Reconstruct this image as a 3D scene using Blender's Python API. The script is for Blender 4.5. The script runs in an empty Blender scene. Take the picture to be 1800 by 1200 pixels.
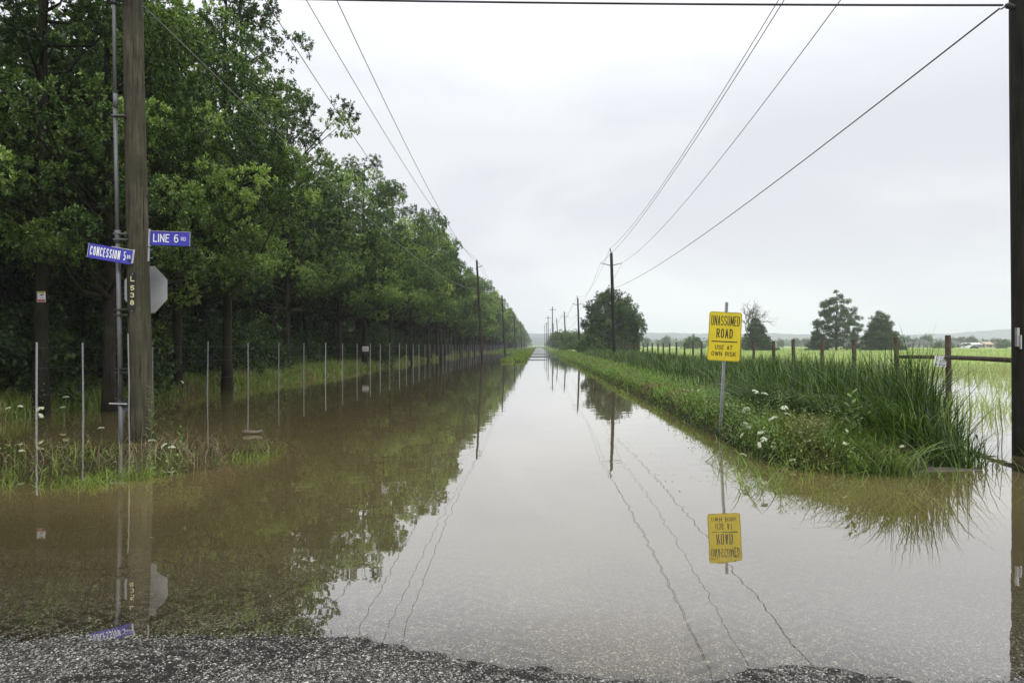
import bpy, math, random
import numpy as np
from mathutils import Vector, Matrix

random.seed(7)
RNG = np.random.default_rng(7)
S = bpy.context.scene
COL = S.collection
R = math.radians

# ------------------------------------------------------------------ camera
# the road runs along +Y, the water lies at z = 0, the eye is 1.6 m above it
EYE = 1.6
cam_data = bpy.data.cameras.new("camera")
cam = bpy.data.objects.new("camera", cam_data)
COL.objects.link(cam)
cam.location = (0, 0, EYE)
cam.rotation_euler = (R(90), 0, 0)
cam_data.sensor_width = 36
cam_data.lens = 24
cam_data.shift_x = -45 / 1800
cam_data.shift_y = 7 / 1800
cam_data.clip_start = 0.05
cam_data.clip_end = 12000
S.camera = cam

# ------------------------------------------------------------------ world and sun (overcast day)
SUN_EL, SUN_AZ = R(46), R(140)
w = bpy.data.worlds.new("World")
S.world = w
w.use_nodes = True
nt = w.node_tree
nt.nodes.clear()
out = nt.nodes.new("ShaderNodeOutputWorld")
bg = nt.nodes.new("ShaderNodeBackground")
bg.inputs["Strength"].default_value = 0.1
sky = nt.nodes.new("ShaderNodeTexSky")
sky.sky_type = 'NISHITA'
sky.sun_disc = False
sky.sun_elevation = SUN_EL
sky.sun_rotation = SUN_AZ
tc = nt.nodes.new("ShaderNodeTexCoord")
mp = nt.nodes.new("ShaderNodeMapping")
mp.inputs["Scale"].default_value = (1.0, 1.0, 2.6)
mp.inputs["Location"].default_value = (0.35, 0.2, 0.15)
n1 = nt.nodes.new("ShaderNodeTexNoise")
n1.inputs["Scale"].default_value = 1.9
n1.inputs["Detail"].default_value = 5
n1.inputs["Roughness"].default_value = 0.5
n1.inputs["Distortion"].default_value = 0.4
mr = nt.nodes.new("ShaderNodeMapRange")
mr.inputs["From Min"].default_value = 0.38
mr.inputs["From Max"].default_value = 0.60
mr.interpolation_type = 'SMOOTHSTEP'
mixc = nt.nodes.new("ShaderNodeMix")
mixc.data_type = 'RGBA'
mixc.inputs["A"].default_value = (8.3, 8.4, 8.95, 1)
mixc.inputs["B"].default_value = (9.4, 9.5, 9.8, 1)
mixs = nt.nodes.new("ShaderNodeMix")
mixs.data_type = 'RGBA'
mixs.inputs["Factor"].default_value = 0.93
L = nt.links.new
L(tc.outputs["Generated"], mp.inputs["Vector"])
L(mp.outputs[0], n1.inputs["Vector"])
L(n1.outputs["Fac"], mr.inputs["Value"])
L(mr.outputs["Result"], mixc.inputs["Factor"])
L(sky.outputs[0], mixs.inputs["A"])
L(mixc.outputs["Result"], mixs.inputs["B"])
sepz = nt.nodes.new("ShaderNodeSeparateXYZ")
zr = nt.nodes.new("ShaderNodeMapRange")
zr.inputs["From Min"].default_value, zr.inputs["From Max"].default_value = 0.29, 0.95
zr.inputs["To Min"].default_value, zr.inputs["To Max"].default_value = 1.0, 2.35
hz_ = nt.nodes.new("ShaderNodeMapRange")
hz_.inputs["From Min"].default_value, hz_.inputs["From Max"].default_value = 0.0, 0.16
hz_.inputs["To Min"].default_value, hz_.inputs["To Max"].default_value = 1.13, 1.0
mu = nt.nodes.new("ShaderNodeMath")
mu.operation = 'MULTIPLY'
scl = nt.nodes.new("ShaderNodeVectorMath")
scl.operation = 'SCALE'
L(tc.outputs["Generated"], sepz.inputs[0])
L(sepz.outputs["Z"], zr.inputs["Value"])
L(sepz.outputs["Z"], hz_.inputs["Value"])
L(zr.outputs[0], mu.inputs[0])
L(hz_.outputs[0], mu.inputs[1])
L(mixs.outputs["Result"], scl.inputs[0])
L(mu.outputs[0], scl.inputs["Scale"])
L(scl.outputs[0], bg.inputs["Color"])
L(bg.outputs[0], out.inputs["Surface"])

sun_d = bpy.data.lights.new("sun", 'SUN')
sun_d.energy = 1.5
sun_d.angle = R(16)
sun_d.color = (1.0, 0.96, 0.9)
sun = bpy.data.objects.new("sun", sun_d)
COL.objects.link(sun)
sdir = Vector((math.sin(SUN_AZ) * math.cos(SUN_EL), math.cos(SUN_AZ) * math.cos(SUN_EL), math.sin(SUN_EL)))
sun.rotation_euler = sdir.to_track_quat('Z', 'Y').to_euler()
sun.location = (0, -20, 60)

vs = S.view_settings
vs.view_transform = 'Standard'
vs.look = 'None'
vs.exposure = 0.0
vs.gamma = 1.0
cy = S.cycles
cy.max_bounces = 7
cy.diffuse_bounces = 3
cy.glossy_bounces = 3
cy.transmission_bounces = 3
cy.transparent_max_bounces = 8
cy.volume_bounces = 1
cy.use_denoising = True
cy.caustics_reflective = False
cy.caustics_refractive = False
cy.sample_clamp_indirect = 5.0


# ------------------------------------------------------------------ helpers
def P(px, py, d):
    """the point seen at photo pixel (px, py) of the 1800 x 1200 picture, d metres up the road"""
    return Vector(((px - 945) * d / 1200.0, d, EYE + (607 - py) * d / 1200.0))


def tag(o, label=None, cat=None, group=None, kind=None):
    if label: o["label"] = label
    if cat: o["category"] = cat
    if group: o["group"] = group
    if kind: o["kind"] = kind
    return o


def empty(name, loc=(0, 0, 0), rz=0.0):
    o = bpy.data.objects.new(name, None)
    o.empty_display_size = 0.2
    o.location = loc
    o.rotation_euler = (0, 0, rz)
    COL.objects.link(o)
    return o


def link(name, me, mat=None, parent=None, smooth=False):
    if mat is not None:
        me.materials.clear()
        me.materials.append(mat)
    if smooth:
        me.polygons.foreach_set("use_smooth", np.ones(len(me.polygons), dtype=bool))
    o = bpy.data.objects.new(name, me)
    COL.objects.link(o)
    if parent is not None:
        o.parent = parent
    return o


def np_mesh(name, v, f, attrs=None):
    """v (N,3), f (M,k) with one polygon size k"""
    v = np.asarray(v, dtype=np.float32)
    f = np.asarray(f, dtype=np.int32)
    me = bpy.data.meshes.new(name)
    me.vertices.add(len(v))
    me.vertices.foreach_set("co", v.ravel())
    k = f.shape[1]
    me.loops.add(f.size)
    me.loops.foreach_set("vertex_index", f.ravel())
    me.polygons.add(len(f))
    me.polygons.foreach_set("loop_start", np.arange(len(f), dtype=np.int32) * k)
    for an, av in (attrs or {}).items():
        a = me.attributes.new(an, 'FLOAT', 'POINT')
        a.data.foreach_set("value", np.asarray(av, dtype=np.float32))
    me.update(calc_edges=True)
    me.validate()
    return me


class MB:
    """collects solids into one mesh"""
    def __init__(self):
        self.v, self.f = [], []

    def add(self, vs_, fs_):
        o = len(self.v)
        self.v += [tuple(x) for x in vs_]
        self.f += [tuple(i + o for i in q) for q in fs_]

    def box(self, c, s, m=None):
        hx, hy, hz = s[0] / 2, s[1] / 2, s[2] / 2
        p = [Vector((x, y, z)) for x in (-hx, hx) for y in (-hy, hy) for z in (-hz, hz)]
        if m is not None: p = [m @ q for q in p]
        p = [q + Vector(c) for q in p]
        self.add(p, [(0, 1, 3, 2), (4, 6, 7, 5), (0, 4, 5, 1), (2, 3, 7, 6), (0, 2, 6, 4), (1, 5, 7, 3)])

    def tube(self, pts, rad, n=8, caps=True):
        pts = [Vector(p) for p in pts]
        if not hasattr(rad, '__len__'): rad = [rad] * len(pts)
        rings, up = [], None
        for i, p in enumerate(pts):
            t = (pts[min(i + 1, len(pts) - 1)] - pts[max(i - 1, 0)]).normalized()
            if up is None:
                up = Vector((1, 0, 0)) if abs(t.x) < 0.8 else Vector((0, 1, 0))
            a = (up - t * up.dot(t)).normalized()
            up = a
            b = t.cross(a)
            rings.append([p + (a * math.cos(2 * math.pi * k / n) + b * math.sin(2 * math.pi * k / n)) * rad[i] for k in range(n)])
        vv = [q for r_ in rings for q in r_]
        ff = []
        for i in range(len(pts) - 1):
            for k in range(n):
                k2 = (k + 1) % n
                ff.append((i * n + k, i * n + k2, (i + 1) * n + k2, (i + 1) * n + k))
        if caps:
            ff.append(tuple(range(n - 1, -1, -1)))
            ff.append(tuple((len(pts) - 1) * n + k for k in range(n)))
        self.add(vv, ff)

    def prism(self, poly, y0, y1):
        """polygon in x,z extruded from y0 to y1"""
        n = len(poly)
        vv = [(x, y0, z) for x, z in poly] + [(x, y1, z) for x, z in poly]
        ff = [tuple(range(n)), tuple(range(2 * n - 1, n - 1, -1))]
        for k in range(n):
            k2 = (k + 1) % n
            ff.append((k, k + n, k2 + n, k2))
        self.add(vv, ff)

    def build(self, name, mat, parent=None, smooth=False):
        me = bpy.data.meshes.new(name)
        me.from_pydata(self.v, [], self.f)
        me.validate()
        o = link(name, me, mat, parent)
        if smooth:
            me.polygons.foreach_set("use_smooth", [len(p.vertices) == 4 for p in me.polygons])
            me.update()
        return o


def vnoise(x, y, s, seed=0):
    """smooth value noise in numpy, range 0..1"""
    x = np.asarray(x, float) * s + seed * 17.13
    y = np.asarray(y, float) * s + seed * 31.7
    xi, yi = np.floor(x), np.floor(y)
    xf, yf = x - xi, y - yi
    u, v = xf * xf * (3 - 2 * xf), yf * yf * (3 - 2 * yf)

    def hsh(a, b):
        q = np.sin(a * 127.1 + b * 311.7 + seed * 74.7) * 43758.5453
        return q - np.floor(q)
    return (hsh(xi, yi) * (1 - u) + hsh(xi + 1, yi) * u) * (1 - v) + (hsh(xi, yi + 1) * (1 - u) + hsh(xi + 1, yi + 1) * u) * v


def fbm(x, y, s, seed=0, o=3):
    r_, a, t = 0, 1.0, 0.0
    for k in range(o):
        r_ = r_ + a * vnoise(x, y, s * 2 ** k, seed + k * 5)
        t += a
        a *= 0.5
    return r_ / t


def sstep(a, b, x):
    t = np.clip((x - a) / (b - a), 0, 1)
    return t * t * (3 - 2 * t)


# ------------------------------------------------------------------ materials
def new_mat(name):
    m = bpy.data.materials.new(name)
    m.use_nodes = True
    t = m.node_tree
    t.nodes.clear()
    o = t.nodes.new("ShaderNodeOutputMaterial")
    return m, t, o


def nd(t, typ, **kw):
    n = t.nodes.new(typ)
    for k, v in kw.items():
        if k in n.inputs: n.inputs[k].default_value = v
        else: setattr(n, k, v)
    return n


def ramp(t, fac, stops, interp='LINEAR'):
    r_ = t.nodes.new("ShaderNodeValToRGB")
    r_.color_ramp.interpolation = interp
    e = r_.color_ramp.elements
    while len(e) > 1: e.remove(e[-1])
    e[0].position, e[0].color = stops[0][0], (*stops[0][1], 1)
    for p, c in stops[1:]:
        q = e.new(p)
        q.color = (*c, 1)
    t.links.new(fac, r_.inputs[0])
    return r_.outputs[0]


def simple(name, col, rough=0.6, metal=0.0, var=0.15, scale=8.0, bump=0.0, stretch=(1, 1, 1), spec=0.4):
    """plain paint or metal with a little procedural mottling"""
    m, t, o = new_mat(name)
    tcn = nd(t, "ShaderNodeTexCoord")
    mpn = nd(t, "ShaderNodeMapping")
    mpn.inputs["Scale"].default_value = stretch
    t.links.new(tcn.outputs["Object"], mpn.inputs[0])
    n = nd(t, "ShaderNodeTexNoise", Scale=scale, Detail=6.0, Roughness=0.65)
    t.links.new(mpn.outputs[0], n.inputs["Vector"])
    lo = tuple(c * (1 - var) for c in col)
    hi = tuple(min(1, c * (1 + var)) for c in col)
    c = ramp(t, n.outputs["Fac"], [(0.3, lo), (0.7, hi)])
    b = nd(t, "ShaderNodeBsdfPrincipled", Roughness=rough, Metallic=metal)
    b.inputs["Specular IOR Level"].default_value = spec
    t.links.new(c, b.inputs["Base Color"])
    if bump:
        bp = nd(t, "ShaderNodeBump", Strength=bump, Distance=0.01)
        t.links.new(n.outputs["Fac"], bp.inputs["Height"])
        t.links.new(bp.outputs[0], b.inputs["Normal"])
    t.links.new(b.outputs[0], o.inputs[0])
    return m


def foliage_mat(name, dark, mid, light, rough=0.5, trans=0.3, patch=None, pscale=0.3, plo=.5, phi=.68):
    """leaves and blades: tone from the 'var' attribute, translucent; patch = a second colour in patches"""
    m, t, o = new_mat(name)
    a = nd(t, "ShaderNodeAttribute", attribute_name="var")
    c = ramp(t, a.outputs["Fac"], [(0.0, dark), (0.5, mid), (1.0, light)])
    if patch:
        g = nd(t, "ShaderNodeNewGeometry")
        n = nd(t, "ShaderNodeTexNoise", Scale=pscale, Detail=3.0)
        t.links.new(g.outputs["Position"], n.inputs["Vector"])
        f = nd(t, "ShaderNodeMapRange")
        f.inputs["From Min"].default_value, f.inputs["From Max"].default_value = plo, phi
        t.links.new(n.outputs["Fac"], f.inputs["Value"])
        pc = ramp(t, a.outputs["Fac"], [(0.0, tuple(x * .6 for x in patch)), (1.0, tuple(min(1, x * 1.5) for x in patch))])
        mx = nd(t, "ShaderNodeMix", data_type='RGBA')
        t.links.new(f.outputs[0], mx.inputs["Factor"])
        t.links.new(c, mx.inputs["A"])
        t.links.new(pc, mx.inputs["B"])
        c = mx.outputs["Result"]
    b = nd(t, "ShaderNodeBsdfPrincipled", Roughness=rough)
    b.inputs["Specular IOR Level"].default_value = 0.35
    t.links.new(c, b.inputs["Base Color"])
    tr = nd(t, "ShaderNodeBsdfTranslucent")
    hs = nd(t, "ShaderNodeHueSaturation", Saturation=1.15, Value=1.25)
    t.links.new(c, hs.inputs["Color"])
    t.links.new(hs.outputs[0], tr.inputs["Color"])
    mx = nd(t, "ShaderNodeMixShader")
    mx.inputs[0].default_value = trans
    t.links.new(b.outputs[0], mx.inputs[1])
    t.links.new(tr.outputs[0], mx.inputs[2])
    t.links.new(mx.outputs[0], o.inputs[0])
    return m


def wood_mat(name, dark, light, scale=6.0, green=None, zs=0.06, bump=0.5):
    """weathered wood or bark with long vertical grain"""
    m, t, o = new_mat(name)
    tcn = nd(t, "ShaderNodeTexCoord")
    mpn = nd(t, "ShaderNodeMapping")
    mpn.inputs["Scale"].default_value = (1, 1, zs)
    t.links.new(tcn.outputs["Object"], mpn.inputs[0])
    n = nd(t, "ShaderNodeTexNoise", Scale=scale * 6, Detail=8.0, Roughness=0.7)
    t.links.new(mpn.outputs[0], n.inputs["Vector"])
    n2 = nd(t, "ShaderNodeTexNoise", Scale=1.6, Detail=5.0)
    t.links.new(tcn.outputs["Object"], n2.inputs["Vector"])
    c = ramp(t, n.outputs["Fac"], [(0.3, dark), (0.68, light)])
    mp2 = nd(t, "ShaderNodeMapping")
    mp2.inputs["Scale"].default_value = (1, 1, zs * .35)
    t.links.new(tcn.outputs["Object"], mp2.inputs[0])
    nc_ = nd(t, "ShaderNodeTexNoise", Scale=scale * 5.0, Detail=3.0, Roughness=.5, Distortion=.3)
    t.links.new(mp2.outputs[0], nc_.inputs["Vector"])
    ck = ramp(t, nc_.outputs["Fac"], [(.60, (1, 1, 1)), (.66, (.25, .23, .2))])
    st_ = nd(t, "ShaderNodeTexNoise", Scale=2.2, Detail=6.0, Roughness=.6)
    t.links.new(tcn.outputs["Object"], st_.inputs["Vector"])
    sc_ = ramp(t, st_.outputs["Fac"], [(.35, (.62, .62, .60)), (.62, (1.12, 1.1, 1.05))])
    for q_ in (ck, sc_):
        mq = nd(t, "ShaderNodeMix", data_type='RGBA', blend_type='MULTIPLY')
        mq.inputs["Factor"].default_value = 1
        t.links.new(c, mq.inputs["A"])
        t.links.new(q_, mq.inputs["B"])
        c = mq.outputs["Result"]
    if green:
        f = nd(t, "ShaderNodeMapRange")
        f.inputs["From Min"].default_value, f.inputs["From Max"].default_value = .48, .62
        f.inputs["To Max"].default_value = 0.75
        t.links.new(n2.outputs["Fac"], f.inputs["Value"])
        mx = nd(t, "ShaderNodeMix", data_type='RGBA')
        mx.inputs["B"].default_value = (*green, 1)
        t.links.new(f.outputs[0], mx.inputs["Factor"])
        t.links.new(c, mx.inputs["A"])
        c = mx.outputs["Result"]
    b = nd(t, "ShaderNodeBsdfPrincipled", Roughness=0.85)
    b.inputs["Specular IOR Level"].default_value = 0.2
    t.links.new(c, b.inputs["Base Color"])
    bp = nd(t, "ShaderNodeBump", Strength=bump, Distance=0.02)
    t.links.new(n.outputs["Fac"], bp.inputs["Height"])
    t.links.new(bp.outputs[0], b.inputs["Normal"])
    t.links.new(b.outputs[0], o.inputs[0])
    return m


M_pole_l = wood_mat("weathered_pole_wood", (.020, .018, .012), (.115, .104, .075), 5, zs=.05, green=(.048, .050, .028))
M_pole_r = wood_mat("dark_tarred_pole_wood", (.008, .008, .006), (.036, .033, .025), 7, zs=.035)
M_pole_far = wood_mat("far_pole_wood", (.02, .018, .015), (.05, .044, .036), 5)
M_post = wood_mat("fence_post_wood", (.035, .026, .02), (.12, .095, .075), 9)
M_bark = wood_mat("oak_bark", (.008, .007, .005), (.034, .030, .022), 5, green=(.028, .032, .012), zs=.15, bump=0.9)
M_dead = wood_mat("dead_wood", (.08, .07, .065), (.17, .15, .14), 5)
M_galv = simple("galvanised_steel", (.42, .43, .45), .45, .6, .18, 14, spec=.5)
M_steel_post = simple("steel_post", (.42, .43, .46), .5, .35, .2, 12)
M_conduit = simple("grey_conduit", (.13, .135, .142), .5, .2, .2, 20, stretch=(1, 1, .2))
M_dark_metal = simple("dark_metal", (.05, .05, .052), .5, .5)
M_alu = simple("sign_aluminium_back", (.44, .45, .47), .45, .3, .1, 5)
M_blue = simple("street_sign_blue", (.045, .045, .40), .45, 0, .18, 5)
M_white = simple("white_lettering", (.82, .82, .84), .5, 0, .04, 30)
M_yellow = simple("warning_yellow", (.66, .52, .018), .5, 0, .12, 3.5)
M_black = simple("black_lettering", (.012, .012, .012), .5, 0, .2, 30)
M_cream = simple("cream_numerals", (.78, .70, .38), .5, 0, .08, 30)
M_plate = simple("black_plate", (.015, .014, .013), .55, 0, .2, 20)
M_wire = simple("cable_rubber", (.03, .03, .033), .6, 0, .1, 5)
M_wire_pale = simple("weathered_cable", (.2, .2, .2), .5, .2, .1, 5)
M_wire_mesh = simple("fence_wire", (.25, .25, .25), .5, .5, .1, 5)
M_white_guard = simple("white_guard_strip", (.24, .235, .21), .6, 0, .25, 12, stretch=(1, 1, .2))
M_ceramic = simple("insulator_ceramic", (.28, .27, .27), .3, 0, .1)
M_flower = simple("umbel_white", (.62, .66, .50), .8, 0, .15, 60)
M_stem = simple("weed_stem", (.07, .12, .03), .7, 0, .3, 20)
M_yflower = simple("yellow_petals", (.6, .5, .03), .7, 0, .15, 60)
M_log = wood_mat("driftwood", (.09, .075, .06), (.26, .22, .19), 10)
M_cattail = simple("cattail_head", (.06, .03, .015), .9, 0, .3, 40)

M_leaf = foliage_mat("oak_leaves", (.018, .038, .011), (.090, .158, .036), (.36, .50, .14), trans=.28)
M_leaf_shaded = foliage_mat("shaded_wood_leaves", (.018, .036, .011), (.040, .076, .018), (.10, .16, .035), trans=.28)  # darker copy of the oak leaves, the wood's shade put into the colour
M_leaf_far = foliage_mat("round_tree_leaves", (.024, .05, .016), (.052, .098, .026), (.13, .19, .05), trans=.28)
M_pine = foliage_mat("pine_needles", (.026, .052, .02), (.055, .098, .034), (.12, .18, .055), trans=.25)
M_bush = foliage_mat("light_shrub_leaves", (.04, .075, .015), (.08, .14, .03), (.15, .22, .05), trans=.3)
M_grass_bank = foliage_mat("bank_grass", (.05, .10, .015), (.13, .225, .035), (.29, .41, .09), trans=.3,
                           patch=(.17, .145, .055), pscale=.7, plo=.53, phi=.66)
M_grass_left = foliage_mat("left_bank_grass", (.07, .11, .02), (.16, .22, .045), (.28, .33, .09), trans=.3,
                           patch=(.20, .17, .075), pscale=.45, plo=.52, phi=.66)
M_grass_patch = foliage_mat("flooded_grass", (.06, .10, .018), (.14, .205, .032), (.25, .33, .06), trans=.3)
M_reed = foliage_mat("reed_blades", (.016, .040, .007), (.045, .092, .015), (.20, .28, .075), rough=.42, trans=.3)
M_field = foliage_mat("field_grass", (.26, .35, .10), (.42, .53, .19), (.52, .60, .28), trans=.3,
                      patch=(.30, .25, .11), pscale=.12, plo=.58, phi=.72)
M_weed = foliage_mat("broadleaf_weeds", (.05, .095, .02), (.14, .21, .05), (.30, .38, .15), trans=.3)
M_dry = foliage_mat("dry_stems", (.12, .08, .045), (.2, .15, .09), (.28, .22, .14), trans=.15)


# ground: colour by where things grow
def ground_material():
    m, t, o = new_mat("ground_soil_and_grass")
    g = nd(t, "ShaderNodeNewGeometry")
    n = nd(t, "ShaderNodeTexNoise", Scale=0.05, Detail=8.0, Roughness=.6)
    mpn = nd(t, "ShaderNodeMapping")
    mpn.inputs["Scale"].default_value = (1, 1.0, 1)
    t.links.new(g.outputs["Position"], mpn.inputs[0])
    t.links.new(mpn.outputs[0], n.inputs["Vector"])
    n2 = nd(t, "ShaderNodeTexNoise", Scale=1.3, Detail=8.0, Roughness=.7)
    t.links.new(g.outputs["Position"], n2.inputs["Vector"])
    add = nd(t, "ShaderNodeMath", operation='ADD')
    t.links.new(n.outputs["Fac"], add.inputs[0])
    t.links.new(n2.outputs["Fac"], add.inputs[1])
    hlf = nd(t, "ShaderNodeMath", operation='MULTIPLY')
    hlf.inputs[1].default_value = .5
    t.links.new(add.outputs[0], hlf.inputs[0])
    grass = ramp(t, hlf.outputs[0], [(.38, (.19, .26, .08)), (.5, (.27, .35, .12)), (.58, (.33, .39, .15)), (.66, (.35, .33, .17))])
    mud = ramp(t, n2.outputs["Fac"], [(.3, (.05, .04, .025)), (.7, (.11, .09, .06))])
    a = nd(t, "ShaderNodeAttribute", attribute_name="green")
    mx = nd(t, "ShaderNodeMix", data_type='RGBA')
    t.links.new(a.outputs["Fac"], mx.inputs["Factor"])
    t.links.new(mud, mx.inputs["A"])
    t.links.new(grass, mx.inputs["B"])
    av = nd(t, "ShaderNodeAttribute", attribute_name="verge")
    mv = nd(t, "ShaderNodeMix", data_type='RGBA', blend_type='MULTIPLY')
    mv.inputs["B"].default_value = (.34, .42, .30, 1)
    t.links.new(av.outputs["Fac"], mv.inputs["Factor"])
    t.links.new(mx.outputs["Result"], mv.inputs["A"])
    mx = mv
    b = nd(t, "ShaderNodeBsdfPrincipled", Roughness=.95)
    b.inputs["Specular IOR Level"].default_value = .1
    t.links.new(mx.outputs["Result"], b.inputs["Base Color"])
    bp = nd(t, "ShaderNodeBump", Strength=.6, Distance=.05)
    t.links.new(n2.outputs["Fac"], bp.inputs["Height"])
    t.links.new(bp.outputs[0], b.inputs["Normal"])
    t.links.new(b.outputs[0], o.inputs[0])
    return m


def gravel_material():
    m, t, o = new_mat("road_gravel")
    g = nd(t, "ShaderNodeNewGeometry")
    v = nd(t, "ShaderNodeTexVoronoi", Scale=60.0, Randomness=1.0)
    v2 = nd(t, "ShaderNodeTexVoronoi", Scale=150.0)
    n = nd(t, "ShaderNodeTexNoise", Scale=1.5, Detail=8.0, Roughness=.65)
    nf = nd(t, "ShaderNodeTexNoise", Scale=160.0, Detail=3.0)
    wob = nd(t, "ShaderNodeTexNoise", Scale=5.0, Detail=4.0)
    for k in (v, v2, n, nf, wob): t.links.new(g.outputs["Position"], k.inputs["Vector"])
    sp = nd(t, "ShaderNodeSeparateColor")
    t.links.new(v.outputs["Color"], sp.inputs[0])
    stone = ramp(t, sp.outputs[0], [(0, (.02, .019, .016)), (.4, (.07, .068, .058)), (.7, (.26, .25, .22)), (.9, (.62, .60, .55))])
    sp2 = nd(t, "ShaderNodeSeparateColor")
    t.links.new(v2.outputs["Color"], sp2.inputs[0])
    grit = ramp(t, sp2.outputs[1], [(0, (.03, .028, .024)), (.6, (.08, .076, .065)), (1, (.30, .28, .25))])
    edge = nd(t, "ShaderNodeMapRange")
    edge.inputs["From Min"].default_value, edge.inputs["From Max"].default_value = .003, .0072
    t.links.new(v.outputs["Distance"], edge.inputs["Value"])
    mx = nd(t, "ShaderNodeMix", data_type='RGBA')
    t.links.new(edge.outputs[0], mx.inputs["Factor"])
    t.links.new(stone, mx.inputs["A"])
    t.links.new(grit, mx.inputs["B"])
    # tyre lugs pressed into the wet grit: attribute laid out on the road sheet
    tr = nd(t, "ShaderNodeAttribute", attribute_name="track")
    sub = nd(t, "ShaderNodeMath", operation='MULTIPLY_ADD')
    sub.inputs[1].default_value, sub.inputs[2].default_value = .5, -.25
    t.links.new(wob.outputs["Fac"], sub.inputs[0])
    ad = nd(t, "ShaderNodeMath", operation='ADD')
    t.links.new(tr.outputs["Fac"], ad.inputs[0])
    t.links.new(sub.outputs[0], ad.inputs[1])
    tf = nd(t, "ShaderNodeMapRange")
    tf.inputs["From Min"].default_value, tf.inputs["From Max"].default_value = .45, .62
    tf.inputs["To Max"].default_value = .7
    t.links.new(ad.outputs[0], tf.inputs["Value"])
    mud = nd(t, "ShaderNodeMix", data_type='RGBA')
    mud.inputs["B"].default_value = (.028, .024, .018, 1)
    t.links.new(tf.outputs[0], mud.inputs["Factor"])
    t.links.new(mx.outputs["Result"], mud.inputs["A"])
    tone = ramp(t, n.outputs["Fac"], [(.3, (.7, .69, .65)), (.7, (1.25, 1.23, 1.18))])
    mul = nd(t, "ShaderNodeMix", data_type='RGBA', blend_type='MULTIPLY')
    mul.inputs["Factor"].default_value = 1
    t.links.new(mud.outputs["Result"], mul.inputs["A"])
    t.links.new(tone, mul.inputs["B"])
    da = nd(t, "ShaderNodeAttribute", attribute_name="dry")
    wet = ramp(t, da.outputs["Fac"], [(0, (.85, .84, .80)), (1, (1, 1, 1))])
    mw = nd(t, "ShaderNodeMix", data_type='RGBA', blend_type='MULTIPLY')
    mw.inputs["Factor"].default_value = 1
    t.links.new(mul.outputs["Result"], mw.inputs["A"])
    t.links.new(wet, mw.inputs["B"])
    b = nd(t, "ShaderNodeBsdfPrincipled", Roughness=.55)
    b.inputs["Specular IOR Level"].default_value = .35
    t.links.new(mw.outputs["Result"], b.inputs["Base Color"])
    hgt = nd(t, "ShaderNodeMath", operation='MULTIPLY_ADD')
    hgt.inputs[1].default_value = -60.0
    t.links.new(v.outputs["Distance"], hgt.inputs[0])
    t.links.new(nf.outputs["Fac"], hgt.inputs[2])
    bp = nd(t, "ShaderNodeBump", Strength=1.0, Distance=.006)
    t.links.new(hgt.outputs[0], bp.inputs["Height"])
    t.links.new(bp.outputs[0], b.inputs["Normal"])
    t.links.new(b.outputs[0], o.inputs[0])
    return m


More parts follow.
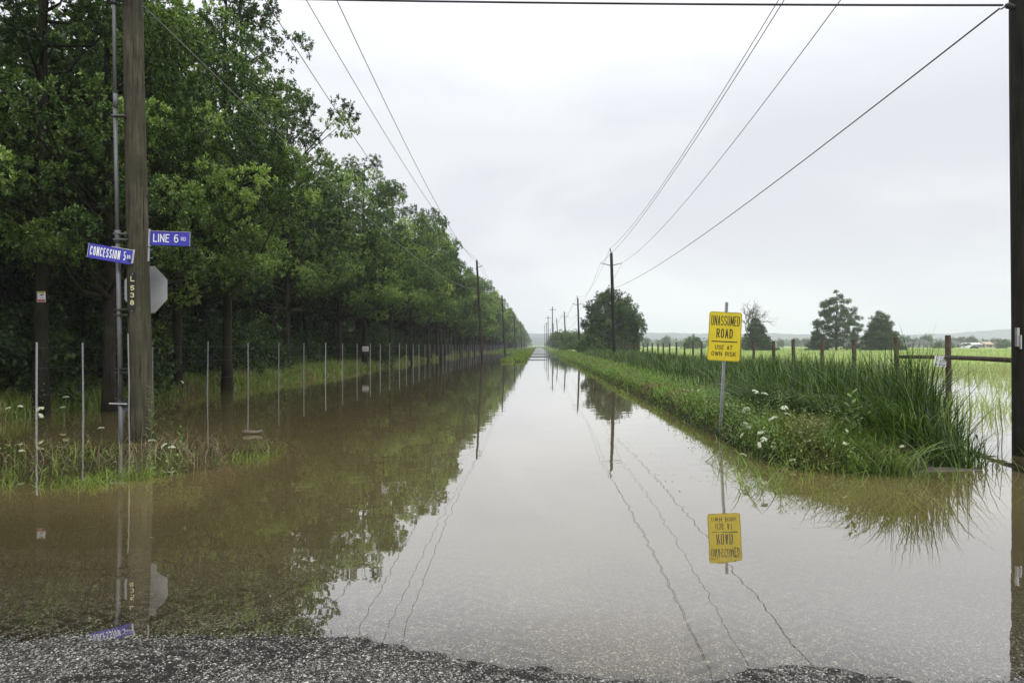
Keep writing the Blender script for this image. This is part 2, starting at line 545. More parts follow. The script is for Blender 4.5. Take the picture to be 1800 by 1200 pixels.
def water_material():
    """silty flood water: mirror by Fresnel over mud-coloured water that hides the bed within a few centimetres"""
    m, t, o = new_mat("flood_water")
    g = nd(t, "ShaderNodeNewGeometry")
    n = nd(t, "ShaderNodeTexNoise", Scale=1.2, Detail=2.0, Roughness=.45)
    mpn = nd(t, "ShaderNodeMapping")
    mpn.inputs["Scale"].default_value = (1.0, 1.6, 1)
    t.links.new(g.outputs["Position"], mpn.inputs[0])
    t.links.new(mpn.outputs[0], n.inputs["Vector"])
    n3 = nd(t, "ShaderNodeTexNoise", Scale=9.0, Detail=2.0)
    t.links.new(mpn.outputs[0], n3.inputs["Vector"])
    # gusty areas: a little more ripple in some patches than in others
    n4 = nd(t, "ShaderNodeTexNoise", Scale=.16, Detail=2.0)
    t.links.new(g.outputs["Position"], n4.inputs["Vector"])
    pt = nd(t, "ShaderNodeMapRange")
    pt.inputs["From Min"].default_value, pt.inputs["From Max"].default_value = .42, .66
    pt.inputs["To Min"].default_value, pt.inputs["To Max"].default_value = .01, .07
    t.links.new(n4.outputs["Fac"], pt.inputs["Value"])
    m3 = nd(t, "ShaderNodeMath", operation='MULTIPLY')
    t.links.new(n3.outputs["Fac"], m3.inputs[0])
    t.links.new(pt.outputs[0], m3.inputs[1])
    hs_ = nd(t, "ShaderNodeMath", operation='ADD')
    t.links.new(n.outputs["Fac"], hs_.inputs[0])
    t.links.new(m3.outputs[0], hs_.inputs[1])
    bp = nd(t, "ShaderNodeBump", Strength=1.0, Distance=.0020)
    t.links.new(hs_.outputs[0], bp.inputs["Height"])
    dp = nd(t, "ShaderNodeAttribute", attribute_name="depth")
    ex = nd(t, "ShaderNodeMath", operation='MULTIPLY')
    ex.inputs[1].default_value = -8.0
    t.links.new(dp.outputs["Fac"], ex.inputs[0])
    ee = nd(t, "ShaderNodeMath", operation='EXPONENT')
    t.links.new(ex.outputs[0], ee.inputs[0])
    op = nd(t, "ShaderNodeMath", operation='SUBTRACT', use_clamp=True)
    op.inputs[0].default_value = 1.0
    t.links.new(ee.outputs[0], op.inputs[1])
    silt = nd(t, "ShaderNodeTexNoise", Scale=.35, Detail=5.0, Roughness=.55)
    t.links.new(g.outputs["Position"], silt.inputs["Vector"])
    sc = ramp(t, silt.outputs["Fac"], [(.3, (.185, .148, .060)), (.7, (.225, .178, .076))])
    tb = nd(t, "ShaderNodeBsdfTransparent")
    tb.inputs[0].default_value = (.96, .93, .84, 1)
    df = nd(t, "ShaderNodeBsdfDiffuse")
    t.links.new(sc, df.inputs["Color"])
    m1 = nd(t, "ShaderNodeMixShader")
    t.links.new(op.outputs[0], m1.inputs[0])
    t.links.new(tb.outputs[0], m1.inputs[1])
    t.links.new(df.outputs[0], m1.inputs[2])
    fr = nd(t, "ShaderNodeLayerWeight")
    fr.inputs["Blend"].default_value = .5
    t.links.new(bp.outputs[0], fr.inputs["Normal"])
    fc = ramp(t, fr.outputs["Facing"], [(p_, (v_,) * 3) for p_, v_ in ((0, .03), (.45, .04), (.546, .08), (.60, .21), (.65, .38), (.69, .46), (.76, .56), (.84, .70), (.93, .88), (1, 1))])
    gl = nd(t, "ShaderNodeBsdfGlossy", Roughness=.012)
    gl.inputs["Color"].default_value = (.98, .962, .955, 1)
    t.links.new(bp.outputs[0], gl.inputs["Normal"])
    m2 = nd(t, "ShaderNodeMixShader")
    t.links.new(fc, m2.inputs[0])
    t.links.new(m1.outputs[0], m2.inputs[1])
    t.links.new(gl.outputs[0], m2.inputs[2])
    t.links.new(m2.outputs[0], o.inputs[0])
    return m


M_ground, M_gravel, M_water = ground_material(), gravel_material(), water_material()


# ------------------------------------------------------------------ terrain
def road_h(x, y):
    shore = 3.62 - .50 * sstep(-1.3, .6, x) + .10 * (fbm(x, y, 1.1, 3) - .5) + .1 * sstep(-3, -6, x)
    near = (shore - y) * np.where(y < shore, .05, .036)
    near = np.minimum(near, .12)
    near = np.maximum(near, -.30)
    near = near + .011 * np.exp(-((x - 1.28) / .30) ** 2 - ((y - 3.3) / .17) ** 2)
    bars = fbm(x * .25, y, .11, 11, 3) - .5
    far = -.055 + .26 * bars + .10 * sstep(300, 700, y)
    far = far + .085 * np.exp(-((y - 75) / 3.0) ** 2) * sstep(1.6, .8, x) + .07 * np.exp(-((y - 95) / 3.5) ** 2) + .06 * np.exp(-((y - 128) / 5) ** 2) + .06 * np.exp(-((y - 175) / 9) ** 2)
    k = sstep(60, 72, y)
    mid = near * (1 - k) + far * k
    return mid


def height(x, y, under_road=True):
    x = np.asarray(x, float)
    y = np.asarray(y, float)
    nz = fbm(x, y, .8, 1)
    nb = fbm(x, y, .15, 2)
    h = np.full(x.shape, -.32) + .05 * nz
    # wooded bank on one side
    sh = -11.0 - .5 * (nb - .5) * 2 - .25 * (nz - .5) * 2
    h = np.where(x < sh + .6, -.32 + .57 * sstep(sh + .5, sh - 1.6, x) + .06 * nz, h)
    h = np.where(x < -12.6, .22 + .14 * nb + .05 * nz, h)
    # weedy hump round the near pole
    front = 7.55 + 1.5 * sstep(-5.2, -3.7, x) + .35 * (nz - .5)
    hump = sstep(front, front + .4, y) * sstep(11.3, 10.2, y) * sstep(-3.6, -4.4, x)
    h = h + hump * (.25 + .05 * (nz - .5)) * (x > -10.4)
    # grassy shoulder strip far up the road, ditch beside it filling further on
    st = sstep(60, 68, y) * sstep(-4.3 - .0 * y, -3.2, x) * sstep(-.6, -1.4, x)
    h = h + st * .46
    fill = sstep(95, 190, y) * (x < -3) * (x > -11.6)
    h = np.maximum(h, -.3 + .46 * fill)
    # right-hand bank between road and field
    e = 2.48 + .24 * (nb - .5) * 2 + .18 * (nz - .5) * 2 - 1.0 * sstep(60, 150, y)
    fr_ = 8.0 + .5 * (nz - .5) + .5 * sstep(3.9, 2.9, x) + .9 * sstep(4.9, 5.7, x)
    rb = sstep(e, e + .75, x) * sstep(fr_ - .2, fr_ + 1.4, y)
    rend = 5.65 + .33 * np.clip(y - 8.5, 0, 12)
    rb = rb * sstep(rend + .6, rend - .4, x)
    h = np.maximum(h, -.32 + .60 * rb + .05 * nz)
    # field: flooded by the fence, dry further off
    fy = 36 + 7 * (nb - .5) * 2 + 10 * sstep(14, 40, x)
    fld = sstep(6, 8, x) * (-.36 + .22 * sstep(fy * .5, fy * .9, y) + .30 * sstep(fy, fy * 1.45, y) + .05 * nz)
    h = np.where((x > 6) & (rb < .02), np.maximum(fld, -.34), h)
    h = np.where(x > 6, np.maximum(h, -.34 + .55 * sstep(40, 62, y)), h)
    # near ground: level with the cross road
    k = sstep(7.5, 5.5, y)
    rd = road_h(x, y)
    h = h * (1 - k) + rd * k
    # road bed
    rf = sstep(-3.9, -3.3, x) * sstep(3.4, 2.85, x)
    rf = np.maximum(rf, k)
    rf = rf * (1 - st * .999)
    h = h * (1 - rf) + rd * rf
    h = np.where(np.abs(x + 60) < 0, h, h)
    far = sstep(600, 1500, np.hypot(x, y))
    h = h * (1 - far) + far * .8
    if under_road:
        h = h - .05 * np.maximum(k * (y > -9) * (np.abs(x) < 15), sstep(-3.6, -3.2, x) * sstep(3.1, 2.8, x) * (y < 650)) 
    return h


def axis(near_lo, near_hi, step, lo, hi, g=1.09):
    a = list(np.arange(near_lo, near_hi + 1e-6, step))
    s = step
    while a[-1] < hi:
        s *= g
        a.append(a[-1] + s)
    s = step
    b = [a[0]]
    while b[-1] > lo:
        s *= g
        b.append(b[-1] - s)
    return np.array(b[:0:-1] + a)


def grid_obj(name, xs, ys, zf, mat, attrf=None):
    X, Y = np.meshgrid(xs, ys)
    Z = zf(X, Y)
    v = np.stack([X.ravel(), Y.ravel(), Z.ravel()], 1)
    nx, ny = len(xs), len(ys)
    i = np.arange(nx - 1)[None, :] + nx * np.arange(ny - 1)[:, None]
    i = i.ravel()
    f = np.stack([i, i + 1, i + 1 + nx, i + nx], 1)
    at = {k: fn(X, Y, Z).ravel() for k, fn in (attrf or {}).items()}
    me = np_mesh(name, v, f, at)
    return link(name, me, mat, smooth=True)


gx = axis(-14, 14, .25, -3600, 3600)
gy = axis(-3, 30, .25, -400, 4200, 1.06)


def green(X, Y, Z):
    g = sstep(-.06, .04, Z + .02)
    g = g * (1 - .95 * sstep(10.5, 9, X - .03 * Y) * sstep(1, 2, X) * sstep(70, 40, Y))
    g = g * (1 - sstep(-11.8, -12.8, X) * .85 * (X > -60))
    rd = sstep(-3.5, -3.2, X) * sstep(3.0, 2.8, X) * (Z < .12)
    return g * (1 - rd)


ground = grid_obj("ground", gx, gy, lambda x, y: height(x, y), M_ground, {"green": green, "verge": lambda X, Y, Z: sstep(13, 9, X) * sstep(900, 500, Y)})
tag(ground, "flooded verges, wooded bank and flat green field", kind="structure")

# gravel road: cross road in front of the camera, then the lane running away under water
TR = []
for (ax, ay, ang, ln) in ((.95, 3.4, 9, 3.2), (1.62, 3.4, 7, 3.0), (-3.4, 3.6, 62, 4.2), (-.9, 3.75, 68, 3.5), (-2.0, 3.2, 35, 3.0), (-.2, 3.5, -14, 3.0)):
    TR.append((ax, ay, R(ang), ln))


def track(X, Y, Z):
    a = np.zeros(X.shape)
    for ax, ay, ang, ln in TR:
        dx, dy = X - ax, Y - ay
        u = dx * math.sin(ang) + dy * math.cos(ang)
        vv = dx * math.cos(ang) - dy * math.sin(ang)
        inside = sstep(.24, .19, np.abs(vv)) * sstep(-1.6, -1.2, u) * sstep(ln, ln - .5, u)
        ph = (u + np.abs(vv) * .9 * np.sign(vv) * np.sign(vv) + .075 * (vv > 0)) / .15
        lug = sstep(.30, .20, np.abs((ph - np.floor(ph)) - .5)) * sstep(.01, .03, np.abs(vv))
        a = np.maximum(a, inside * lug * (.72 + .38 * vnoise(X, Y, 1.7, 4)))
    st = fbm(X * .38 + Y * .25, Y - X * .16, 7.5, 9, 3)
    a = np.maximum(a, .56 * sstep(.57, .66, st) * sstep(.9, -.6, X))
    return a


rx = np.arange(-9, 9.01, .035)
ry = np.arange(2.2, 7.0, .035)
road = grid_obj("road", rx, ry, lambda x, y: road_h(x, y) + .004 + .006 * (fbm(x, y, 9, 5) - .5), M_gravel, {"track": track, "dry": lambda X, Y, Z: sstep(.0, .016, Z)})
tag(road, "gravel cross road with tyre marks slipping under brown flood water", kind="structure")
rx2 = np.arange(-3.15, 2.76, .3)
ry2 = axis(7.0, 30, .5, 6.9, 640, 1.03)
lane = grid_obj("gravel_lane", rx2, ry2, lambda x, y: road_h(x, y) + .004, M_gravel, {"track": lambda X, Y, Z: X * 0})
tag(lane, "straight gravel lane running away under flood water", kind="structure")
rx3 = np.concatenate([np.arange(-14.8, 14.9, .4)])
ry3 = np.arange(-8, 2.2001, .4)
back = grid_obj("gravel_apron", rx3, ry3, lambda x, y: road_h(x, y) + .004, M_gravel, {"track": lambda X, Y, Z: X * 0})
tag(back, "gravel of the cross road behind the waterline", kind="structure")

# loose stones of the gravel, too many to count
n = 185000
px_ = RNG.uniform(-4.4, 4.2, n)
py_ = 2.9 + RNG.uniform(0, 1, n) ** 1.25 * 2.7
pz_ = road_h(px_, py_) + .004 + .006 * (fbm(px_, py_, 9, 5) - .5)
okm = RNG.uniform(0, 1, n) > .9 * np.clip(track(px_, py_, pz_) - .15, 0, 1)
px_, py_, pz_ = px_[okm], py_[okm], pz_[okm]
n = len(px_)
rad = RNG.uniform(.0022, .0056, n) * (1 + .6 * (RNG.uniform(0, 1, n) > .93))
an = RNG.uniform(0, 6.28, n)
el = RNG.uniform(.8, 1.7, n)
ring = []
for k in range(5):
    a = k * 2 * np.pi / 5
    jx = np.cos(a) * rad * el * RNG.uniform(.75, 1.2, n)
    jy = np.sin(a) * rad * RNG.uniform(.75, 1.2, n)
    ring.append(np.stack([px_ + jx * np.cos(an) - jy * np.sin(an), py_ + jx * np.sin(an) + jy * np.cos(an), pz_ + rad * .15], 1))
topv = np.stack([px_, py_, pz_ + rad * RNG.uniform(.35, .8, n)], 1)
V_ = np.stack([topv] + ring, 1)
i0 = np.arange(n) * 6
F_ = np.concatenate([np.stack([i0, i0 + 1 + k, i0 + 1 + (k + 1) % 5], 1) for k in range(5)])
tone = np.repeat(np.clip(RNG.gamma(1.5, .25, n), 0, 1) * (.82 + .18 * sstep(.0, .016, pz_)), 6)
m_, t_, o_ = new_mat("loose_stones")
a_ = nd(t_, "ShaderNodeAttribute", attribute_name="var")
c_ = ramp(t_, a_.outputs["Fac"], [(0, (.02, .019, .016)), (.25, (.11, .106, .094)), (.5, (.22, .21, .185)), (.8, (.35, .335, .30)), (1, (.48, .46, .42))])
b_ = nd(t_, "ShaderNodeBsdfPrincipled", Roughness=.45)
t_.links.new(c_, b_.inputs["Base Color"])
t_.links.new(b_.outputs[0], o_.inputs[0])
gs = link("gravel", np_mesh("gravel", V_.reshape(-1, 3), F_, {"var": tone}), m_)
tag(gs, "loose grey stones on the wet cross road", kind="stuff")

# water sheet with the depth below it
wx = axis(-9, 9, .12, -60, 240, 1.08)
wy = axis(2.4, 12, .12, 2.3, 900, 1.04)


def depth(X, Y, Z):
    return np.clip(-height(X, Y, False), 0, 1)


water = grid_obj("flood_water", wx, wy, lambda x, y: x * 0, M_water, {"depth": depth})
tag(water, "calm brown flood water over road and ditches", kind="structure")


# ------------------------------------------------------------------ blades and leaves
def blades(name, x, y, z, h, wd, bend, mat, seg=3, tone=(.5, .25), lean=.25, yaw=None, parent=None, wind=None):
    n = len(x)
    yaw = RNG.uniform(0, 2 * np.pi, n) if yaw is None else yaw
    dx, dy = np.cos(yaw), np.sin(yaw)
    ln = RNG.uniform(0, lean, n)
    tw = yaw + np.pi / 2 + RNG.normal(0, .5, n)
    sx, sy = np.cos(tw), np.sin(tw)
    V = np.empty((n, seg + 1, 2, 3), np.float32)
    for s in range(seg + 1):
        t = s / seg
        off = (ln * t + bend * t * t) * h
        zz = z + h * (t - .45 * bend * t ** 3 * np.minimum(1, bend * 1.2))
        wdt = wd * .5 * (1 - t ** 2.2) + .0004
        cx, cy_ = x + dx * off, y + dy * off
        V[:, s, 0] = np.stack([cx - sx * wdt, cy_ - sy * wdt, zz], 1)
        V[:, s, 1] = np.stack([cx + sx * wdt, cy_ + sy * wdt, zz], 1)
    b = (np.arange(n) * (seg + 1) * 2)[:, None]
    F = np.concatenate([np.stack([b[:, 0] + 2 * s, b[:, 0] + 2 * s + 1, b[:, 0] + 2 * s + 3, b[:, 0] + 2 * s + 2], 1) for s in range(seg)])
    var = np.clip(RNG.normal(tone[0], tone[1], n), 0, 1)
    me = np_mesh(name, V.reshape(-1, 3), F, {"var": np.repeat(var, (seg + 1) * 2)})
    return link(name, me, mat, parent)


def leaves_mesh(name, c, a, b, var):
    """diamond leaves: foot c, long axis a, half-width b"""
    n = len(c)
    V = np.empty((n, 4, 3), np.float32)
    V[:, 0] = c
    V[:, 1] = c + a * .5 + b
    V[:, 2] = c + a
    V[:, 3] = c + a * .5 - b
    i = np.arange(n) * 4
    F = np.stack([i, i + 1, i + 2, i + 3], 1)
    return np_mesh(name, V.reshape(-1, 3), F, {"var": np.repeat(var, 4)})


def unit(v):
    return v / (np.linalg.norm(v, axis=1, keepdims=True) + 1e-9)


def crown_points(rng, prof, z0, z1, rad, nclump, edge=.45):
    """clump centres through a crown whose radius follows prof(t)"""
    t = rng.uniform(0, 1, nclump * 3)
    keep = rng.uniform(0, 1, len(t)) < prof(t) ** 1.3 + .05
    t = t[keep][:nclump]
    th = rng.uniform(0, 2 * np.pi, len(t))
    lob = 1 + (.20 * np.sin(th * 3 + t * 7 + rng.uniform(0, 6)) + .12 * np.sin(th * 5 - t * 11)) * (1 - .7 * t)
    r_ = rad * prof(t) * lob * rng.uniform(0, 1, len(t)) ** edge
    return np.stack([np.cos(th) * r_, np.sin(th) * r_, z0 + (z1 - z0) * t], 1), t


def crown_mesh(name, rng, cc, rc, twigs, per, ll, lw, flat=.6, droop=.25, tonebase=.38):
    nc = len(cc)
    ctone = rng.normal(0, .23, nc)
    crad = rng.uniform(.7, 1.25, nc) * rc
    ci = np.repeat(np.arange(nc), twigs)
    d = unit(rng.normal(0, 1, (len(ci), 3)) + np.array([0, 0, .15]))
    outw = cc[ci] * np.array([1, 1, 0])
    d = unit(d + .35 * unit(outw + 1e-6))
    u = rng.uniform(.25, 1, (len(ci), 1)) ** .6
    tip = cc[ci] + d * u * crad[ci][:, None] * np.array([1, 1, flat])
    ti = np.repeat(np.arange(len(tip)), per)
    la = unit(d[ti] * .9 + rng.normal(0, .75, (len(ti), 3)) + np.array([0, 0, -droop]))
    nrm = unit(rng.normal(0, .55, (len(ti), 3)) + np.array([0, 0, 1.0]))
    lb = unit(np.cross(la, nrm))
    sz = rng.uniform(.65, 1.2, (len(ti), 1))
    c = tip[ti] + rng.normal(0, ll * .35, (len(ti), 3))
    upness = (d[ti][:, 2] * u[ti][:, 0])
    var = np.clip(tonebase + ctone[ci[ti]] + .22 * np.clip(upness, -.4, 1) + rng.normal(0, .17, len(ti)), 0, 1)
    return leaves_mesh(name, c, la * ll * sz, lb * lw * .5 * sz, var)


def limbs(rng, mb, H, r0, cc, nl, lean=(0, 0), zb=-.4):
    """tapered, slightly crooked trunk with limbs reaching into the crown"""
    pts, rad = [], []
    ph = rng.uniform(0, 6)
    for k in range(11):
        t = k / 10
        z = zb + (H - zb) * t
        pts.append((lean[0] * t + .12 * math.sin(ph + t * 6) * t, lean[1] * t + .12 * math.cos(ph * 2 + t * 5) * t, z))
        rad.append(r0 * ((1 - t) ** .8 * .92 + .05) * (1 + .35 * math.exp(-t * 22)))
    mb.tube(pts, rad, 10)
    idx = rng.choice(len(cc), min(nl, len(cc)), replace=False)
    for i in idx:
        c = Vector(cc[i])
        rr = math.hypot(c.x, c.y)
        zs = min(H * .93, max(H * .22, c.z - rr * .55 - .3))
        t = (zs - zb) / (H - zb)
        s = Vector((lean[0] * t, lean[1] * t, zs))
        mid = s.lerp(c, .5) + Vector((0, 0, -.12 * rr)) + Vector(rng.normal(0, .15, 3))
        r1 = r0 * (.16 + .22 * (1 - t))
        mb.tube([s, s.lerp(mid, .6) , mid, mid.lerp(c, .6), c], [r1, r1 * .8, r1 * .55, r1 * .35, r1 * .1], 5, False)


def oak_prof(t):
    return np.clip(np.interp(t, [0, .08, .25, .45, .7, .88, 1], [.45, .85, 1, .86, .58, .34, .14]) * (1 + .08 * np.sin(t * 17)), 0, 1.1)


def round_prof(t):
    return np.sqrt(np.clip(1 - (1.55 * t - .55) ** 2, 0, 1)) if np.ndim(t) else 1


def cone_prof(t):
    return np.clip((1 - t) ** .8 * .95 + .05, 0, 1)


def pine_prof(t):
    return np.clip(np.sin(np.pi * np.clip(.30 + .68 * t, 0, 1)) ** .9 + .07 * np.sin(t * 19), .05, 1)


def make_tree(name, seed, H, crown0, rad, nclump, twigs, per, ll, lw, r0, mat, prof=oak_prof, nl=26, rc=.95, flat=.6, edge=.42, bark=None):
    rng = np.random.default_rng(seed)
    cc, t = crown_points(rng, prof, crown0, H - .4, rad, nclump, edge)
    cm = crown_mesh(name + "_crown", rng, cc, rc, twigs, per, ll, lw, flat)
    mb = MB()
    limbs(rng, mb, H * .95, r0, cc, nl)
    tm = bpy.data.meshes.new(name + "_trunk")
    tm.from_pydata(mb.v, [], mb.f)
    tm.polygons.foreach_set("use_smooth", [True] * len(tm.polygons))
    tm.materials.append(bark or M_bark)
    cm.materials.append(mat)
    return tm, cm


def place_tree(kind, meshes, loc, rz, sc, label, cat="tree", group=None, scz=None, trunk=True, tilt=0.0):
    r_ = empty(kind, loc, rz)
    r_.rotation_euler = (tilt, tilt * .5, rz)
    r_.scale = (sc, sc, scz or sc)
    tag(r_, label, cat, group)
    if trunk:
        o = bpy.data.objects.new("trunk", meshes[0])
        COL.objects.link(o)
        o.parent = r_
    o = bpy.data.objects.new("crown", meshes[1])
    COL.objects.link(o)
    o.parent = r_
    return r_


# ------------------------------------------------------------------ the wood along the road
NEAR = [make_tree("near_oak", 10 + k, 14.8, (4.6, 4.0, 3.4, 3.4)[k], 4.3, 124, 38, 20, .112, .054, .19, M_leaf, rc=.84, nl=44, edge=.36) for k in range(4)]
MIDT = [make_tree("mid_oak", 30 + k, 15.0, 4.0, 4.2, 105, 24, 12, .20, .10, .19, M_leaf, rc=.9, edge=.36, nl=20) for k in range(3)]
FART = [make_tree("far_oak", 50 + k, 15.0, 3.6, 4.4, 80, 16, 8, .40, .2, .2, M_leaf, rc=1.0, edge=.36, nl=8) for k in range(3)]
DEEP = [make_tree("deep_oak", 70 + k, 12.8, 4.6, 3.8, 90, 14, 7, .34, .18, .2, M_leaf_shaded, rc=1.2, nl=14) for k in range(3)]

front = [  # photo x of the trunk, distance, scale, label
    (72, 16.0, .97, "thick mossy oak trunk carrying the small camera warning sign"),
    (192, 16.6, .92, "oak with dark trunk just behind the grey conduit pipe of the street sign pole"),
    (283, 23.8, .95, "oak with pale blotched trunk behind the octagonal sign back"),
    (311, 22.6, .90, "slim straight oak just beyond the octagonal sign back"),
    (399, 24.7, 1.02, "dark straight oak standing alone at the waterline, past the octagonal sign back"),
    (505, 35.0, 1.0, "shaded oak set back between the lone dark oak and the one with the white notice"),
    (597, 44.0, .92, "thin oak just before the oak carrying the white notice"),
    (641, 47.5, 1.04, "big forked oak carrying a small white notice at the fence"),
    (688, 55.0, .98, "oak right after the one carrying the white notice"),
    (722, 62.0, .93, "second oak after the one carrying the white notice"),
]
for i, (px, d, sc, lb) in enumerate(front):
    p = P(px, 607, d)
    z = float(height(p.x, p.y)) - .05
    m = NEAR[i % 4]
    place_tree("oak_tree", m, (p.x, p.y, max(z, .05)), random.uniform(0, 6.28), sc * random.uniform(.86, 1.0), lb, group="oaks in the front row of the wood",
               scz=sc * (1.12, .95, 1.0, .98, 1.08, 1.02, 1.03, 1.0, 1.04, 1.06)[i])
d = 69.0
k = 0
while d < 760:
    x = -11.7 + random.uniform(-.7, .7)
    sc = random.uniform(.66, .96)
    m = MIDT[k % 3] if d < 150 else FART[k % 3]
    place_tree("oak_tree", m, (x, d, .15), random.uniform(0, 6.28), sc, "oak in the unbroken far part of the front row, beyond the second utility pole"
               if d > 77 else "oak just before the second utility pole on the wooded side",
               group="far oaks in the front row of the wood" if d > 77 else "oaks in the front row of the wood", scz=random.choice((.78, .88, .95, 1.02, 1.08, 1.14)))
    d += random.uniform(4.2, 6.4) if d < 200 else random.uniform(7.5, 10.5)
    k += 1
for row, (x0, dmax, step) in enumerate(((-16.0, 420, 5.2), (-21.5, 130, 5.6), (-27.5, 80, 6.0))):
    d = 12.5 + row * 1.5
    while d < dmax:
        sc = random.uniform(.85, 1.08)
        place_tree("oak_tree", DEEP[k % 3], (x0 + random.uniform(-1.2, 1.2), d, .2), random.uniform(0, 6.28), sc,
                   "slender oak deeper in the dark wood behind the front row", group="oaks deeper in the wood")
        d += random.uniform(.8, 1.25) * step * (1 if d < 150 else 1.8)
        k += 1

# young shrubs under the trees
SHR = [make_tree("understorey", 90 + k, 3.2, .2, 1.5, 46, 16, 8, .15, .08, .035, M_leaf_shaded, prof=round_prof, rc=.6, nl=14, flat=.8) for k in range(3)]
n_sh = 0
for d0 in np.arange(14.0, 95, 2.1):
    for xo in (-13.6, -17.5):
        if xo < -15 and d0 > 60: continue
        if xo > -15 and 42 < d0 < 48.5: continue
        sc = random.uniform(.6, 1.15)
        place_tree("shrub", SHR[n_sh % 3], (xo + random.uniform(-1.0, .8), d0 + random.uniform(-.8, .8), .15), random.uniform(0, 6.28), sc,
                   "dark leafy shrub growing in the shade under the oaks", "shrub", "shrubs in the shade of the wood")
        n_sh += 1

# inside of the wood: leaves nobody could count
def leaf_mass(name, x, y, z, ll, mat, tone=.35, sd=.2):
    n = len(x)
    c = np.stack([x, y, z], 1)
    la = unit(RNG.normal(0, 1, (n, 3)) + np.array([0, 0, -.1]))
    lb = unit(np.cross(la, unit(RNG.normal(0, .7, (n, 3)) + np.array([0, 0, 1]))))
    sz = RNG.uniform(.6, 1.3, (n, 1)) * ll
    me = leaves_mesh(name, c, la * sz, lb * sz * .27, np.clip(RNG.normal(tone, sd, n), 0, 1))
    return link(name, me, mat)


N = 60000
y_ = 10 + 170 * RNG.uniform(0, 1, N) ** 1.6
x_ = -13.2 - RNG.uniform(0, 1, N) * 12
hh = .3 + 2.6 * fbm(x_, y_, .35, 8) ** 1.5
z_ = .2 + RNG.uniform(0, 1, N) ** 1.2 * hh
o = leaf_mass("undergrowth", x_, y_, z_, .2, M_leaf_shaded, .4)
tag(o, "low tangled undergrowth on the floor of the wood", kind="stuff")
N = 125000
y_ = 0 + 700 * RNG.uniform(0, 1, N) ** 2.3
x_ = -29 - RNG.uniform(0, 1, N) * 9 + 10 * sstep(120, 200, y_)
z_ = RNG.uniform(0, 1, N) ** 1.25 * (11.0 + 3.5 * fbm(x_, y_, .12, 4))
o = leaf_mass("woods", x_, y_, z_, 1.15, M_leaf_shaded, .3)
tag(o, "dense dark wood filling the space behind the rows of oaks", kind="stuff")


# ------------------------------------------------------------------ grass and reeds
def scatter(n, x0, x1, y0, y1, pw=1.0):
    x = RNG.uniform(x0, x1, n)
    y = y0 + (y1 - y0) * RNG.uniform(0, 1, n) ** pw
    return x, y


def keep(m, *a):
    return [q[m] for q in a]


# left bank
x, y = scatter(90000, -15, -10.4, 11.5, 160, 2.0)
z = height(x, y)
x, y, z = keep(z > -.03, x, y, z)
hgt = (.16 + .34 * fbm(x, y, .6, 6)) * RNG.uniform(.5, 1.3, len(x))
o = blades("bank_grass", x, y, z, hgt, .012 + y * .0006, RNG.uniform(.1, .9, len(x)), M_grass_left, 3, (.5, .24))
tag(o, "tall ragged grass along the foot of the wood", kind="stuff")
# verge of the ditch further up
x, y = scatter(40000, -11, -.7, 60, 330, 1.7)
z = height(x, y)
x, y, z = keep((z > 0) & ~((x > -1.0) & (z < .1)), x, y, z)
o = blades("shoulder_grass", x, y, z, RNG.uniform(.12, .4, len(x)), .03 + y * .0008, RNG.uniform(.1, .8, len(x)), M_grass_patch, 2, (.5, .2))
tag(o, "bright green grass strip between ditch and lane far up the road", kind="stuff")
# flooded weedy hump by the pole
x, y = scatter(30000, -10.3, -3.6, 7.4, 11.2)
fr = 7.6 + 1.5 * sstep(-5.2, -3.7, x)
dens = fbm(x, y, 1.3, 12)
band = np.exp(-((y - (fr + .45)) / .55) ** 2)
m = (y > fr) & (RNG.uniform(0, 1, len(x)) < np.clip(band * .75 * sstep(.36, .62, dens) + .05 * sstep(.45, .6, dens) + .02 * (x < -6), 0, 1))
x, y = keep(m, x, y)
z = height(x, y)
z = np.maximum(z, -.08)
o = blades("flooded_grass", x, y, z, RNG.uniform(.10, .27, len(x)), .009, RNG.uniform(.2, 1.3, len(x)), M_grass_patch, 3, (.55, .25))
tag(o, "bright grass poking out of the water in front of the street sign pole", kind="stuff")
x, y = scatter(900, -8.8, -4.2, 8.8, 11.4)
m = RNG.uniform(0, 1, len(x)) < sstep(.4, .6, fbm(x, y, .9, 15))
x, y = keep(m, x, y)
o = blades("dry_stems", x, y, np.full(len(x), -.08), RNG.uniform(.25, .6, len(x)), .006, RNG.uniform(.2, 1.2, len(x)), M_dry, 4, (.5, .3), lean=.6)
tag(o, "dead brown stems standing in the water round the street sign pole", kind="stuff")

# right bank: short mixed grass
x, y = scatter(150000, 2.3, 6.4, 7.8, 150, 2.5)
z = height(x, y)
lim = 4.4 + .06 * (y - 8)
x, y, z, lim = keep((z > -.03) & (x < lim + RNG.normal(0, .3, len(x))), x, y, z, lim)
e_ = sstep(2.8, 4.0, x)
hgt = (.05 + .34 * e_ * fbm(x, y, .9, 21)) * RNG.uniform(.4, 1.45, len(x)) * (.4 + .6 * sstep(0, .18, z))
o = blades("verge_grass", x, y, z, hgt, .008 + y * .0007, RNG.uniform(.1, 1.0, len(x)), M_grass_bank, 3, (.5, .25), lean=.4)
tag(o, "short green and tan grass along the edge of the flooded lane", kind="stuff")
